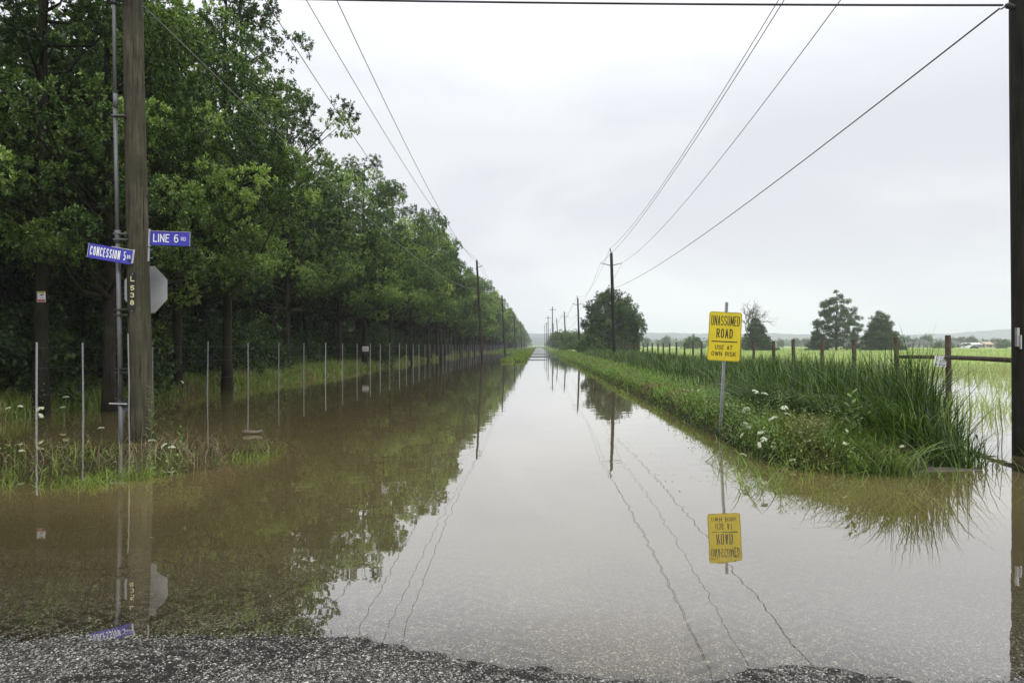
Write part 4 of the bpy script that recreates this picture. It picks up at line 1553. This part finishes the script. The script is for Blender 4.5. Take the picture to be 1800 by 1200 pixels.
# CONCESSION 5 RD: swung towards the viewer
A_ = P(155, 439.5, 10.85)
B_ = P(232.5, 453, 11.22)
v = B_ - A_
yaw = math.atan2(v.y, v.x)
sg = sign_root("street_name_sign", (A_ + B_) / 2, yaw, math.atan2(-v.z, math.hypot(v.x, v.y)), "blue street sign reading CONCESSION 5 RD", "street sign")
wd = v.length
ht = .232
mb = MB(); mb.box((0, 0, 0), (wd, .004, ht)); mb.build("sign_panel", M_blue, sg)
lettering("lettering", [("CONCESSION 5", -wd * .46, wd * .345, -.068, .078, .0125), ("RD", wd * .375, wd * .455, -.03, .03, .007)], -.0045, M_white, sg)
mb = MB(); mb.box((wd / 2 + .008, -.006, .02), (.026, .03, ht - .0)); mb.box((wd * .25, 0, ht / 2 + .006), (wd * .5, .014, .012)); mb.build("bracket", M_galv, sg)
mb = MB(); mb.box((-wd / 2 - .003, 0, 0), (.006, .008, ht)); mb.build("rim", M_galv, sg)

# number plate L 538
sg = sign_root("number_plate", P(232.6, 513.5, 11.235), 0, R(.9), "narrow black plate with cream L 538 on the street sign pole", "number plate")
mb = MB(); mb.box((0, 0, 0), (.108, .01, .655)); mb.build("plate", M_plate, sg)
ks = 11.14 / 1200
lettering("numerals", [(c, -.030, .036, (513.5 - 380 - b / 6) * ks * 1, (513.5 - 380 - a / 6) * ks * 1, .0135)
                       for c, a, b in (("L", 630, 686), ("5", 730, 782), ("3", 805, 858), ("8", 885, 937))], -.0075, M_cream, sg)
mb = MB(); mb.tube([(0, -.008, .30), (0, -.012, .30)], .008, 6); mb.tube([(0, -.008, -.31), (0, -.012, -.31)], .008, 6); mb.build("screw", M_galv, sg)

# octagonal stop sign seen from behind
sg = sign_root("stop_sign", P(256.5, 509, 11.68), R(-3), 0, "grey back of an octagonal stop sign fixed behind the pole", "stop sign")
rr = .377 / math.cos(R(22.5))
oc = [(rr * math.cos(R(22.5 + 45 * k)), rr * 1.06 * math.sin(R(22.5 + 45 * k))) for k in range(8)]
mb = MB(); mb.prism(oc, -.002, .002); mb.build("sign_back", M_alu, sg)
mb = MB(); mb.prism([(a * .995, b * .995) for a, b in oc], .0022, .0042); mb.build("sign_face", simple("stop_sign_red", (.45, .02, .02), .4), sg)

# second pole row on the wooded side
lx = [(77, 848, 838, 458), (128, 888, 882.5, 520), (192, 906, 903.5, 548), (258, 917, 915, 565), (330, 922, 921, 575)]
lab = ["second pole on the wooded side, tallest after the street sign pole", "third pole on the wooded side", "fourth pole on the wooded side, slim before the oaks",
       "fifth pole on the wooded side, very small in the distance", "farthest pole on the wooded side, barely visible before the oaks"]
LP = []
for k, (d_, bx, tx, ty) in enumerate(lx):
    b_ = P(bx, 632, d_); b_.z = -.4
    t_ = P(tx, ty, d_)
    q = pole("utility_pole", b_, t_, .17, .11, M_pole_far, lab[k], LGROUP, 8)
    mb = MB(); mb.tube([t_ - b_ + Vector((-.1, 0, -.9)), t_ - b_ + Vector((.62, 0, -.55))], .035, 5); mb.build("crossarm", M_pole_far, q)
    mb = MB(); mb.tube([t_ - b_, t_ - b_ + Vector((0, 0, .18))], .04, 6); mb.build("insulator", M_ceramic, q)
    LP.append(t_)

# near pole on the field side
RB = Vector((7.140, 9.95, -.7))
pr = pole("utility_pole", RB, (7.03, 9.95, 11.4), .19, .155, M_pole_r, "very dark pole standing in the water at the edge of the view", RGROUP, 24, wob=.006)
mb = MB()
mb.box((-.212, -.09, 2.42), (.035, .05, .27)); mb.box((-.186, -.12, 2.35), (.02, .03, .2)); mb.build("meter_bracket", M_galv, pr)
mb = MB()
mb.tube([(-.22, -.05, 7.20), (-.32, -.05, 7.22), (-.36, -.05, 7.23)], [.03, .045, .02], 8)
mb.tube([(-.34, -.05, 7.22), (-.42, -.05, 7.17)], .012, 6)
mb.build("wire_clamp", M_dark_metal, pr)
mb = MB()
for s in range(4):
    q = [Vector((-.2 + .05 * k * (1 + s * .2), -.22, 7.2 + .13 * math.sin(k * .9 + s * 1.7) - .05 * s)) for k in range(7)]
    mb.tube(q, .006, 4, False)
mb.build("loose_wire", M_conduit, pr, True)
mb = MB(); mb.box((-.45, -.18, 10.3), (1.7, .1, .12)); mb.build("crossarm", M_pole_r, pr)

# further poles on the field side
rxs = [(63, 1080.5, 1074.5, 445), (117, 1019, 1015.5, 524), (177, 995, 992, 549), (243, 981.5, 978.5, 560), (310, 974, 972.5, 568), (390, 968, 967, 577), (480, 963.5, 963, 583), (600, 960, 960, 588)]
lab = ["tall dark pole with two side arms, second on the field side", "third pole on the field side, just left of the round tree",
       "fourth pole on the field side", "fifth pole on the field side", "sixth pole on the field side", "seventh pole on the field side, faint in the haze",
       "eighth pole, very faint in the haze", "farthest pole on the field side"]
RP = []
for k, (d_, bx, tx, ty) in enumerate(rxs):
    b_ = P(bx, 600, d_); b_.z = -.2
    t_ = P(tx, ty, d_)
    q = pole("utility_pole", b_, t_, .19 if k < 2 else .2, .13, M_pole_r if k == 0 else M_pole_far, lab[k], RGROUP, 10)
    rel = t_ - b_
    if k < 4:
        for s in (-1, 1):
            mb = MB()
            mb.tube([rel + Vector((s * .1, 0, -1.12)), rel + Vector((s * .62, 0, -1.0)), rel + Vector((s * 1.0, 0, -.9))], [.05, .05, .035], 6)
            mb.build("side_arm", M_ceramic, q)
        mb = MB(); mb.tube([rel, rel + Vector((-.12, 0, .42))], [.05, .045], 6); mb.build("top_pin", M_dark_metal, q)
        mb = MB(); mb.tube([rel + Vector((-.15, -.1, -3.0)), rel + Vector((-.32, -.1, -3.0))], .05, 6); mb.build("insulator", M_ceramic, q)
    RP.append(t_)
# a taller line crossing far off
for k, (d_, bx, ty) in enumerate(((330, 971, 539), (420, 963.5, 555), (540, 960.5, 566), (700, 957.5, 571))):
    b_ = P(bx, 606, d_); b_.z = 0
    pole("transmission_pole", b_, P(bx, ty, d_), .3, .22, M_pole_far,
         ["tallest thin pole far up the road", "second of the tall thin poles far up the road", "third of the tall thin poles far up the road", "last of the tall thin poles far up the road"][k],
         "tall thin poles far up the road", 6)
    mb = MB(); mb.box((0, 0, P(bx, ty, d_).z - 1.4), (3.4, .2, .2)); mb.build("crossarm", M_pole_far, bpy.data.objects[COL.objects[-1].parent.name] if False else COL.objects[-1].parent)


# ------------------------------------------------------------------ wires
def wire(pts, sags, r_, label, group="overhead power lines", mat=None):
    mb_ = MB()
    q = []
    for (a, b), s in zip(zip(pts, pts[1:]), sags):
        a, b = Vector(a), Vector(b)
        n_ = 22
        for i in range(n_ + (b is Vector(pts[-1]))):
            t = i / n_
            c = a.lerp(b, t)
            c.z -= 4 * s * t * (1 - t)
            q.append(c)
    q.append(Vector(pts[-1]))
    mb_.tube(q, r_, 5)
    o_ = mb_.build("power_line", mat or M_wire, None, True)
    tag(o_, label, "power line", group)
    return o_


Lx = lambda k, dx, dz: (LP[k].x + dx, LP[k].y, LP[k].z + dz)
wire([(-6.5, 11.25, 7.19), Lx(0, -.0, -3.2), Lx(1, 0, -3.2), Lx(2, 0, -3.2), Lx(3, 0, -3.2)], [1.15, .9, .9, .9], .011, "low pale cable along the wood from the street sign pole to the second pole", mat=M_wire_pale)
wire([(-6.7, 11.2, 10.85), Lx(0, -.1, -.9), Lx(1, -.1, -.9), Lx(2, -.1, -.9), Lx(3, 0, -.9)], [2.2, 1, 1, 1], .011, "conductor nearest the trees in the line on the wooded side")
wire([(-6.15, 11.2, 11.4), Lx(0, 0, .2), Lx(1, 0, .2), Lx(2, 0, .2), Lx(3, 0, .2)], [1.3, 1, 1, 1], .011, "middle conductor of the line on the wooded side")
wire([(-4.85, 11.2, 10.65), Lx(0, .6, -.5), Lx(1, .6, -.5), Lx(2, .6, -.5), Lx(3, .4, -.5)], [1.6, 1, 1, 1], .011, "conductor nearest the sky in the line on the wooded side")
Rx = lambda k, dx, dz: (RP[k].x + dx, RP[k].y, RP[k].z + dz)
wire([(5.96, 9.95, 10.75), Rx(0, -.12, .42), Rx(1, -.12, .42), Rx(2, -.12, .42), Rx(3, 0, .42)], [.95, 1.6, 1.6, 1.6], .011, "conductor carried on the pole tops on the field side")
wire([(5.54, 9.95, 9.78), Rx(0, -.98, -.88), Rx(1, -.9, -.88), Rx(2, -.9, -.88), Rx(3, -.9, -.88)], [.9, 1.6, 1.6, 1.6], .011, "conductor on the side arms nearer the lane, almost touching the pole-top one")
wire([(6.60, 9.95, 9.62), Rx(0, 1.0, -.88), Rx(1, .9, -.88), Rx(2, .9, -.88), Rx(3, .9, -.88)], [.95, 1.6, 1.6, 1.6], .011, "conductor on the side arms nearer the field")
wire([(6.70, 9.9, 6.48), Rx(0, .35, -3.2), Rx(1, .1, -3.2), Rx(2, .1, -3.2), Rx(3, .1, -3.2)], [.5, 1.3, 1.3, 1.3], .013, "low cable from the clamp on the near dark pole to the next pole")
wire([(-6.45, 11.2, 7.33), (6.75, 9.9, 6.53)], [.04], .016, "cable strung straight across the lane between the two near poles", "cables across the road")
wire([(-30, 11.6, 7.0), (-6.95, 11.2, 7.36)], [.2], .012, "cable entering from the wood side to the street sign pole", "cables across the road")

# ------------------------------------------------------------------ yellow road sign
top, bot = P(1277.5, 531, 12.0), P(1266.5, 752, 12.0)
ys = empty("road_sign", bot)
tag(ys, "yellow sign reading UNASSUMED ROAD USE AT OWN RISK on a leaning steel post", "road sign")
v = top - bot
lean = math.atan2(v.x, v.z)
ys.rotation_euler = (0, lean, 0)
Lp = v.length
mb = MB()
mb.box((-.022, 0, Lp / 2 - .1), (.006, .022, Lp + .2)); mb.box((.022, 0, Lp / 2 - .1), (.006, .022, Lp + .2)); mb.box((0, .012, Lp / 2 - .1), (.05, .005, Lp + .2))
mb.build("post", M_galv, ys)
mb = MB()
for k in range(int(Lp / .04)):
    mb.box((0, .0085, .02 + k * .04), (.011, .001, .017))
mb.build("post_hole_row", M_dark_metal, ys)
pc = P(1274.8, 591.3, 11.95) - bot
zc = pc.x * math.sin(lean) + pc.z * math.cos(lean)
xc = pc.x * math.cos(lean) - pc.z * math.sin(lean)
wd, ht = .575, .86
mb = MB(); mb.prism([(xc + a, zc + b) for a, b in rounded(wd, ht, .045)], -.020, -.016); pan = mb.build("sign_panel", M_yellow, ys)
# thin dark border line
ro, ri = rounded(wd - .012, ht - .012, .04), rounded(wd - .022, ht - .022, .036)
mb = MB(); n_ = len(ro)
mb.add([(xc + a, -.0212, zc + b) for a, b in ro] + [(xc + a, -.0212, zc + b) for a, b in ri], [(k, (k + 1) % n_, n_ + (k + 1) % n_, n_ + k) for k in range(n_)])
mb.build("border", M_black, ys)
u = 1 / 500.0


def bx(x0, x1, y0, y1):  # zoomed-photo pixels on the sign (5 px = 1 cm) to sign coordinates
    return xc + (x0 - 472) / 500, xc + (x1 - 472) / 500, zc + (356 - y1) / 500, zc + (356 - y0) / 500


lettering("lettering", [("UNASSUMED", *bx(348, 598, 174, 262), .0125), ("ROAD", *bx(398, 541, 288, 370), .0185),
                        ("USE AT", *bx(392, 544, 432, 472), .0115), ("OWN RISK", *bx(362, 578, 488, 528), .0115)], -.0214, M_black, ys)
lettering("rule", [], 0, M_black, ys, extra=[((xc, -.0212, zc + (356 - 401) / 500), (.45, .0008, .019))])
mb = MB()
mb.tube([(xc + .01, -.021, zc + .37), (xc + .01, -.026, zc + .37)], .012, 8); mb.tube([(xc + .01, -.021, zc - .37), (xc + .01, -.026, zc - .37)], .012, 8)
mb.build("bolt", M_galv, ys)

# ------------------------------------------------------------------ fences
fl = empty("steel_post_fence", P(64, 737, 14.8))
fl.location.z = 0
tag(fl, "fence of thin bare steel posts standing in the flooded ditch along the wood", "fence")
F0 = Vector(fl.location)
known = [64, 147, 270, 366, 436, 491, 535, 572, 602, 628, 650]
ds = [10.86 * 1200 / (945 - q) for q in known]
while ds[-1] < 235: ds.append(ds[-1] + 3.12 + random.uniform(-.15, .15))
proto = None
for k, d_ in enumerate(ds[:80]):
    if proto is None:
        mb = MB()
        mb.box((0, 0, .75), (.036, .006, 2.1)); mb.box((0, .016, .75), (.006, .03, 2.1))
        for q in range(24): mb.box((0, -.006, -.2 + q * .08), (.014, .006, .03))
        proto = mb.build("post", M_steel_post, fl)
        o_ = proto
    else:
        o_ = proto.copy()
        COL.objects.link(o_)
    xx = -10.86 + random.uniform(-.03, .03)
    o_.location = Vector((xx, d_, random.uniform(-.12, -.06) if k > 1 else -.13)) - F0
    o_.rotation_euler = (random.uniform(-.012, .012), random.uniform(-.012, .012), random.uniform(-.2, .2))
for zz in (.5, 1.1, 1.55):
    mb = MB()
    mb.tube([Vector((-10.86, ds[0], zz)) - F0, Vector((-10.86, 120, zz)) - F0], .0018, 3)
    mb.build("wire", M_wire_mesh, fl)

FX = 12.05
fr_ = empty("wood_post_fence", (FX, 20, 0))
tag(fr_, "wooden post and wire fence between reeds and field, with pole rails", "fence")
offs = [722, 632, 556, 500, 452, 415, 381]
ds = [FX * 1200 / q for q in offs]
while ds[-1] < 190: ds.append(ds[-1] + 3.05 + random.uniform(-.3, .3))
proto = None
for k, d_ in enumerate(ds[:60]):
    if proto is None:
        mb = MB()
        mb.tube([(0, 0, -.6), (0, 0, .8), (.01, 0, 1.86), (.01, 0, 1.88)], [.085, .083, .08, .07], 12)
        proto = mb.build("post", M_post, fr_, True)
        o_ = proto
    else:
        o_ = proto.copy(); COL.objects.link(o_)
    o_.location = (random.uniform(-.04, .04), d_ - 20, random.uniform(-.10, .02) if k else .02)
    o_.scale = (random.uniform(.7, 1.0) if k else 1, 1, 1)
    o_.rotation_euler = (random.uniform(-.02, .02), random.uniform(-.02, .02), random.uniform(0, 6))
for nm, a, b, r_ in (("rail", P(1577, 627, ds[1] - .1), P(1662, 628, ds[0] - .12), .058), ("rail", P(1660, 628, ds[0] - .12), P(1779, 633, 16.2), .062), ("rail", P(1778, 633, 16.2), P(1900, 637, 13.0), .062)):
    mb = MB(); mb.tube([a - Vector((FX, 20, 0)), (a + b) / 2 - Vector((FX, 20, -.01)), b - Vector((FX, 20, 0))], r_, 9); mb.build(nm, M_post, fr_, True)
# woven wire as fine real strands
mb = MB()
zt = [.25, .45, .65, .85, 1.05, 1.25, 1.45, 1.62, 1.76]
for zz in zt: mb.tube([(.07, ds[0] - 20, zz), (.07, ds[25] - 20, zz)], .003, 3, False)
for k in range(200):
    yy = ds[0] + k * .17 - 20
    mb.tube([(.07, yy, .25), (.07, yy, 1.76)], .0018, 3, False)
for zz in zt: mb.tube([(.07, ds[0] - 20, zz), (15.6 - FX, 15.0 - 20, zz)], .0022, 3, False)
for k in range(34):
    t = k / 34
    q = Vector((.07, ds[0] - 20, 0)).lerp(Vector((15.6 - FX, -5, 0)), t)
    mb.tube([q + Vector((0, 0, .25)), q + Vector((0, 0, 1.76))], .0018, 3, False)
mb.build("wire_mesh", M_wire_mesh, fr_)

# white notice on the rail
sg = sign_root("notice", P(1653, 635, ds[0] - .25), R(2), R(2), "small white notice with blue handwriting on the fence rail beside the end post", "notice")
M_ink = simple("blue_ink", (.16, .15, .33), .6, 0, .2)
M_wboard = simple("white_board", (.78, .79, .82), .5, 0, .05)
mb = MB(); mb.box((0, 0, 0), (.345, .006, .315)); mb.build("board", M_wboard, sg)
mb = MB()
for (x0, x1, z_, h_, sl) in ((-.14, -.07, .12, .022, 0), (-.05, .04, .115, .02, -.04), (.06, .15, .11, .022, -.05), (-.14, -.04, .055, .008, .02), (-.04, .1, .07, .007, .25), (-.14, -.08, .02, .008, .0),
                            (-.06, .03, .0, .026, .2), (.04, .15, .03, .026, .12), (.0, .15, -.04, .006, .25), (-.14, -.08, -.10, .045, 0), (-.06, .01, -.10, .045, 0), (.04, .15, -.105, .04, 0)):
    n_ = max(2, int((x1 - x0) / .018))
    for q in range(n_):
        cx = x0 + (x1 - x0) * (q + .5) / n_
        mb.box((cx, -.0042, z_ + sl * (cx - x0)), ((x1 - x0) / n_ * (.72 if h_ > .01 else 1.0), .001, h_ * (.8 + .2 * (q % 2))))
mb.build("handwriting", M_ink, sg)

# warning sign on the near oak, notice on the big forked oak
sg = sign_root("camera_warning_sign", P(72.5, 521.5, 15.55), R(-4), R(-1), "small yellow, white and red camera warning sign on the mossy oak", "sign")
ws, hs = .205, .245
mb = MB(); mb.box((0, 0, 0), (ws, .004, hs)); mb.build("board", M_wboard, sg)
mb = MB(); mb.box((0, -.003, hs * .41), (ws * .98, .002, hs * .17)); mb.build("yellow_header", simple("pale_yellow", (.6, .55, .16), .5), sg)
mb = MB(); mb.box((0, -.003, -hs * .36), (ws * .94, .002, hs * .24)); mb.build("red_band", simple("faded_red", (.42, .13, .14), .5), sg)
mb = MB(); mb.box((-ws * .42, -.003, .01), (ws * .1, .002, hs * .5)); mb.build("blue_margin", simple("pale_violet", (.42, .38, .6), .5), sg)
lettering("lettering", [("WARNING", -.068, .075, hs * .36, hs * .45, .0045)], -.0045, M_black, sg)
mb = MB()
mb.box((.02, -.004, .047), (.075, .002, .026), Matrix.Rotation(R(-15), 3, 'Y')); mb.box((-.03, -.004, .030), (.03, .002, .012)); mb.box((.02, -.004, .022), (.008, .002, .03))
mb.box((.02, -.004, -.022), (.12, .002, .008)); mb.build("camera_symbol", M_black, sg)
sg = sign_root("tree_notice", P(642.5, 613, 46.9), 0, 0, "small white notice with red print nailed to the big forked oak", "notice")
mb = MB(); mb.box((0, 0, 0), (.42, .006, .34)); mb.build("board", M_wboard, sg)
mb = MB(); mb.box((0, -.0045, .09), (.3, .002, .05)); mb.box((0, -.0045, 0.01), (.34, .002, .04)); mb.box((0, -.0045, -.1), (.36, .002, .07)); mb.build("print", simple("faded_print", (.5, .3, .3), .6), sg)
# cut post standing in the ditch
p = P(775, 632, 72)
wp = empty("wooden_post", (p.x, p.y, 0))
tag(wp, "short thick dark post standing in the flooded ditch before the wood", "post")
mb = MB(); mb.tube([(0, 0, -.4), (.0, 0, 1.6), (.03, 0, 3.0), (.03, 0, 3.12)], [.2, .17, .16, .1], 10); mb.build("post_shaft", M_pole_r, wp, True)

# ------------------------------------------------------------------ trees of the field
ROUND = make_tree("round_tree", 201, 10.9, .4, 5.3, 330, 22, 10, .30, .17, .3, M_leaf_far, prof=round_prof, rc=1.05, nl=30, edge=.4, flat=.75)
p = P(1077, 612, 112)
place_tree("maple_tree", ROUND, (p.x, p.y, .1), .6, .84, "big round dense tree behind the fence beside the tall dark pole", scz=.97)
PINE1 = make_tree("pine", 211, 14.4, .9, 5.0, 165, 20, 10, .36, .13, .28, M_pine, prof=pine_prof, rc=.85, nl=60, flat=.38, edge=.35)
PINE2 = make_tree("pine_two", 218, 10.0, .3, 4.9, 240, 18, 9, .36, .13, .28, M_pine, prof=cone_prof, rc=.85, nl=50, flat=.34, edge=.38)
p = P(1470, 612, 155)
place_tree("pine_tree", PINE1, (p.x, p.y, .1), 1.1, 1.0, "tallest open-branched conifer in the field, with sky showing between its tiers")
p = P(1437, 612, 156)
place_tree("small_pine", PINE2, (p.x, p.y, .1), 4.1, .55, "low dark conifer at the foot of the tallest open-branched one")
p = P(1548, 612, 155)
place_tree("pine_tree", PINE2, (p.x, p.y, .1), 2.1, .98, "dense conifer in the field behind the first fence post with a rail", scz=.97)
p = P(1330, 610, 150)
place_tree("pine_tree", PINE2, (p.x, p.y, .1), 3.0, .72, "dark conifer in the field behind the yellow sign, under the bare tree", scz=.80)
# bare tree
rng = np.random.default_rng(5)
dt = empty("dead_tree", (P(1320, 610, 152).x, 152, .1))
tag(dt, "bare grey tree spreading above the conifer behind the yellow sign", "tree")


def twig(mb_, s, d_, ln, r_, lv):
    e_ = s + d_ * ln
    mid = (s + e_) / 2 + Vector(rng.normal(0, .05 * ln, 3))
    mb_.tube([s, mid, e_], [r_, r_ * .8, r_ * .6], 4, False)
    if lv == 0: return
    for q in range(3 if lv > 1 else 2):
        nd_ = (d_ + Vector(rng.normal(0, .45, 3)) + Vector((0, 0, .12))).normalized()
        twig(mb_, s.lerp(e_, .45 + .5 * rng.uniform()), nd_, ln * rng.uniform(.55, .75), r_ * .6, lv - 1)


mb = MB()
for q in range(5):
    a = q * 1.26
    twig(mb, Vector((0, 0, 3.0)), Vector((math.cos(a) * .35, math.sin(a) * .35, 1)).normalized(), 4.2, .12, 4)
mb.tube([(0, 0, -.2), (0, 0, 3.4)], [.25, .18], 8)
mb.build("trunk", M_dead, dt)

BUSH = [make_tree("field_bush", 230 + k, 3.0, .1, 1.9, 60, 12, 7, .26, .15, .06, M_bush, prof=round_prof, rc=.7, nl=10, flat=.8) for k in range(2)]
GB = "bushes at the far edge of the field and along the lane"
for k, (px, d_, sc, m_, lb) in enumerate([
        (1042, 108, 1.15, 0, "light green bush at the foot of the big round tree"),
        (1030, 116, .9, 1, "second light green bush touching the big round tree"),
        (1002, 170, 1.6, 0, "spreading bush between the third and fourth poles on the field side"),
        (1012, 160, 1.0, 1, "small bush just before the third pole on the field side"),
        (988, 250, 2.3, 0, "large bush far up the lane beyond the fourth pole on the field side"),
        (1217, 215, 1.55, 1, "small pale bush alone in the field left of the yellow sign"),
        (1648, 300, 1.0, 0, "small round bush in the field beside the post with the white notice"),
        (1667, 320, 1.2, 1, "bush behind the post with the white notice"),
        (1700, 340, 1.0, 1, "bush before the long pale building"),
        (1762, 330, 1.6, 0, "big dark bush at the field end beside the near dark pole")]):
    p = P(px, 612, d_)
    place_tree("bush", BUSH[m_], (p.x, p.y, .0), k * 1.7, sc, lb, "bush", GB)


# ------------------------------------------------------------------ farm buildings
def building(kind, px0, px1, d_, eave, ridge, wallc, roofc, label, hip=0.0, dep=9.0, wins=3, barn=False):
    x0, x1 = P(px0, 607, d_).x, P(px1, 607, d_).x
    W_ = x1 - x0
    r_0 = empty(kind, ((x0 + x1) / 2, d_, .0))
    tag(r_0, label, "building")
    mb_ = MB()
    mb_.box((0, dep / 2, eave / 2), (W_, dep, eave))
    mb_.build("wall", wallc, r_0)
    ov = .5
    a, b = W_ / 2 + ov, dep / 2 + ov
    rx_ = max(.01, W_ / 2 - hip)
    mb_ = MB()
    z0_ = eave + .02
    mb_.add([(-a, dep / 2 - b, z0_), (a, dep / 2 - b, z0_), (a, dep / 2 + b, z0_), (-a, dep / 2 + b, z0_), (-rx_ - (ov if not hip else 0), dep / 2, ridge), (rx_ + (ov if not hip else 0), dep / 2, ridge)],
            [(0, 1, 5, 4), (2, 3, 4, 5), (1, 2, 5), (3, 0, 4), (3, 2, 1, 0)])
    mb_.build("roof", roofc, r_0)
    for q in range(wins):
        cx = -W_ / 2 + W_ * (q + .5) / wins
        mb_ = MB()
        mb_.box((cx, -.03, eave * .55), (1.2, .06, 1.2))
        mb_.build("window", M_black, r_0)
    mb_ = MB(); mb_.box((W_ * .07, -.03, 1.0), (1.0, .07, 2.0)); mb_.build("door", M_dark_metal, r_0)
    return r_0


M_roofd = simple("dark_shingles", (.07, .066, .07), .8, 0, .2, 3)
M_roofw = simple("pale_metal_roof", (.62, .62, .62), .5, 0, .05, 3)
M_wallp = simple("buff_render", (.48, .38, .28), .8, 0, .1, 3)
M_wallg = simple("grey_siding", (.25, .24, .25), .8, 0, .1, 3)
building("house", 1611, 1641, 420, 2.8, 5.6, M_wallg, M_roofd, "house with a big dark hipped roof beyond the field", 3.4, 10)
building("farm_shed", 1584, 1610, 425, 2.2, 3.8, M_wallg, M_roofd, "low dark shed left of the house with the hipped roof", 0, 8)
building("farm_house", 1672, 1694, 440, 2.6, 5.0, M_wallp, M_roofd, "buff house with dark roof just right of the post with the white notice", 3.0, 9)
building("long_barn", 1702, 1734, 430, 2.2, 3.4, M_wallg, M_roofw, "long low building with a pale roof", 0, 9, 4)
building("gable_house", 1733, 1746, 428, 2.4, 3.9, M_wallp, M_wallp, "small buff gabled house at the end of the long low building", 0, 7, 2)
building("far_shed", 1752, 1775, 450, 2.4, 4.0, M_wallg, M_roofd, "grey shed beside the near dark pole, last of the farm buildings", 0, 8)
qh = empty("quonset_shed", (P(1713, 612, 335).x, 335, 0))
tag(qh, "low dark arched shed in front of the long pale-roofed building", "shed")
mb = MB()
ar = [(2.7 * math.cos(R(a)), 1.75 * math.sin(R(a))) for a in range(0, 181, 15)]
mb.prism(ar, 0, 7)
mb.build("arched_roof", M_roofw, qh)
mb = MB(); mb.prism([(a * .88, b * .88) for a, b in ar], -.05, 0); mb.build("open_front_shade", M_black, qh)  # black slab painting the shade inside the open front

# ------------------------------------------------------------------ far woods and hills
FARM = [make_tree("far_round", 260 + k, 9.0, .5, 4.2, 60, 9, 5, .9, .5, .3, M_leaf_far, prof=round_prof, rc=1.3, nl=4, flat=.8) for k in range(2)]
k = 0
for px in np.concatenate([np.arange(1130, 1800, 24), np.arange(1560, 1790, 19)]):
    d_ = 560 + 90 * math.sin(px * .11) + random.uniform(-60, 60)
    p = P(px + random.uniform(-8, 8), 607, d_)
    place_tree("field_tree", FARM[k % 2], (p.x, p.y, .2), px, random.uniform(.45, 1.0), "hazy tree in the scattered row beyond the green field", group="hazy trees beyond the field")
    k += 1
for k, (x_, d_) in enumerate([(17, 300), (24, 330), (14, 380), (22, 400), (17, 460), (27, 480), (13, 520), (20, 560), (33, 600), (15, 640), (25, 700), (40, 720)]):
    place_tree("field_tree", FARM[k % 2], (x_, d_, .2), k, random.uniform(.7, 1.15), "hazy tree close to the lane far up the road on the field side", group="hazy trees by the lane on the field side")
N = 60000
y_ = RNG.uniform(850, 1500, N)
x_ = RNG.uniform(-100, 1300, N)
hh = 9 * (.35 + .9 * fbm(x_, y_, .012, 61)) * (.5 + .8 * fbm(x_, y_, .05, 62))
m = fbm(x_, y_ * .6, .006, 63) > .40
x_, y_, hh = keep(m & (np.abs(x_ - 1) > 12), x_, y_, hh)
z_ = RNG.uniform(0, 1, len(x_)) * hh + .5
o = leaf_mass("far_woods", x_, y_, z_, 5.0, M_leaf_far, .4)
tag(o, "hazy belt of distant woods beyond the field", kind="stuff")

M_hill = simple("haze_tinted_hillside", (.05, .06, .07), .95, 0, .35, .02)  # bluish base colour carries part of the distance haze


def hills(name, d0, d1, hf, label):
    xs_ = np.linspace(-1500, 3000, 420)
    ys_ = np.linspace(d0, d1, 14)

    def zf(X, Y):
        t = (Y - d0) / (d1 - d0)
        return -1 + hf(X) * np.sin(np.pi * np.clip(t, 0, 1)) ** .7 + (fbm(X, Y, .03, 70, 4) - .5) * 9 * np.sin(np.pi * t)
    o_ = grid_obj(name, xs_, ys_, zf, M_hill)
    tag(o_, label, kind="structure")


hills("hills", 2100, 2700, lambda X: 40 + 10 * fbm(X, X * 0, .004, 81) + 26 * sstep(1350, 1800, X) - 6 * sstep(500, 1100, X), "long low wooded ridge fading into the haze")
hills("near_hills", 1600, 2000, lambda X: 17 + 12 * fbm(X, X * 0, .006, 85) - 8 * sstep(500, 900, X), "lower wooded rise in front of the far ridge")

# ------------------------------------------------------------------ haze
mb = MB()
mb.box((700, 1400, 40), (4400, 3000, 84))
hz = mb.build("haze", None)
hm, ht_, ho = new_mat("damp_air")
pv = nd(ht_, "ShaderNodeVolumePrincipled")
pv.inputs["Color"].default_value = (.90, .94, 1.0, 1)
pv.inputs["Density"].default_value = .0004
pv.inputs["Anisotropy"].default_value = 0.0
ht_.links.new(pv.outputs[0], ho.inputs["Volume"])
hz.data.materials.append(hm)
tag(hz, "thin pale haze over the whole place", kind="stuff")
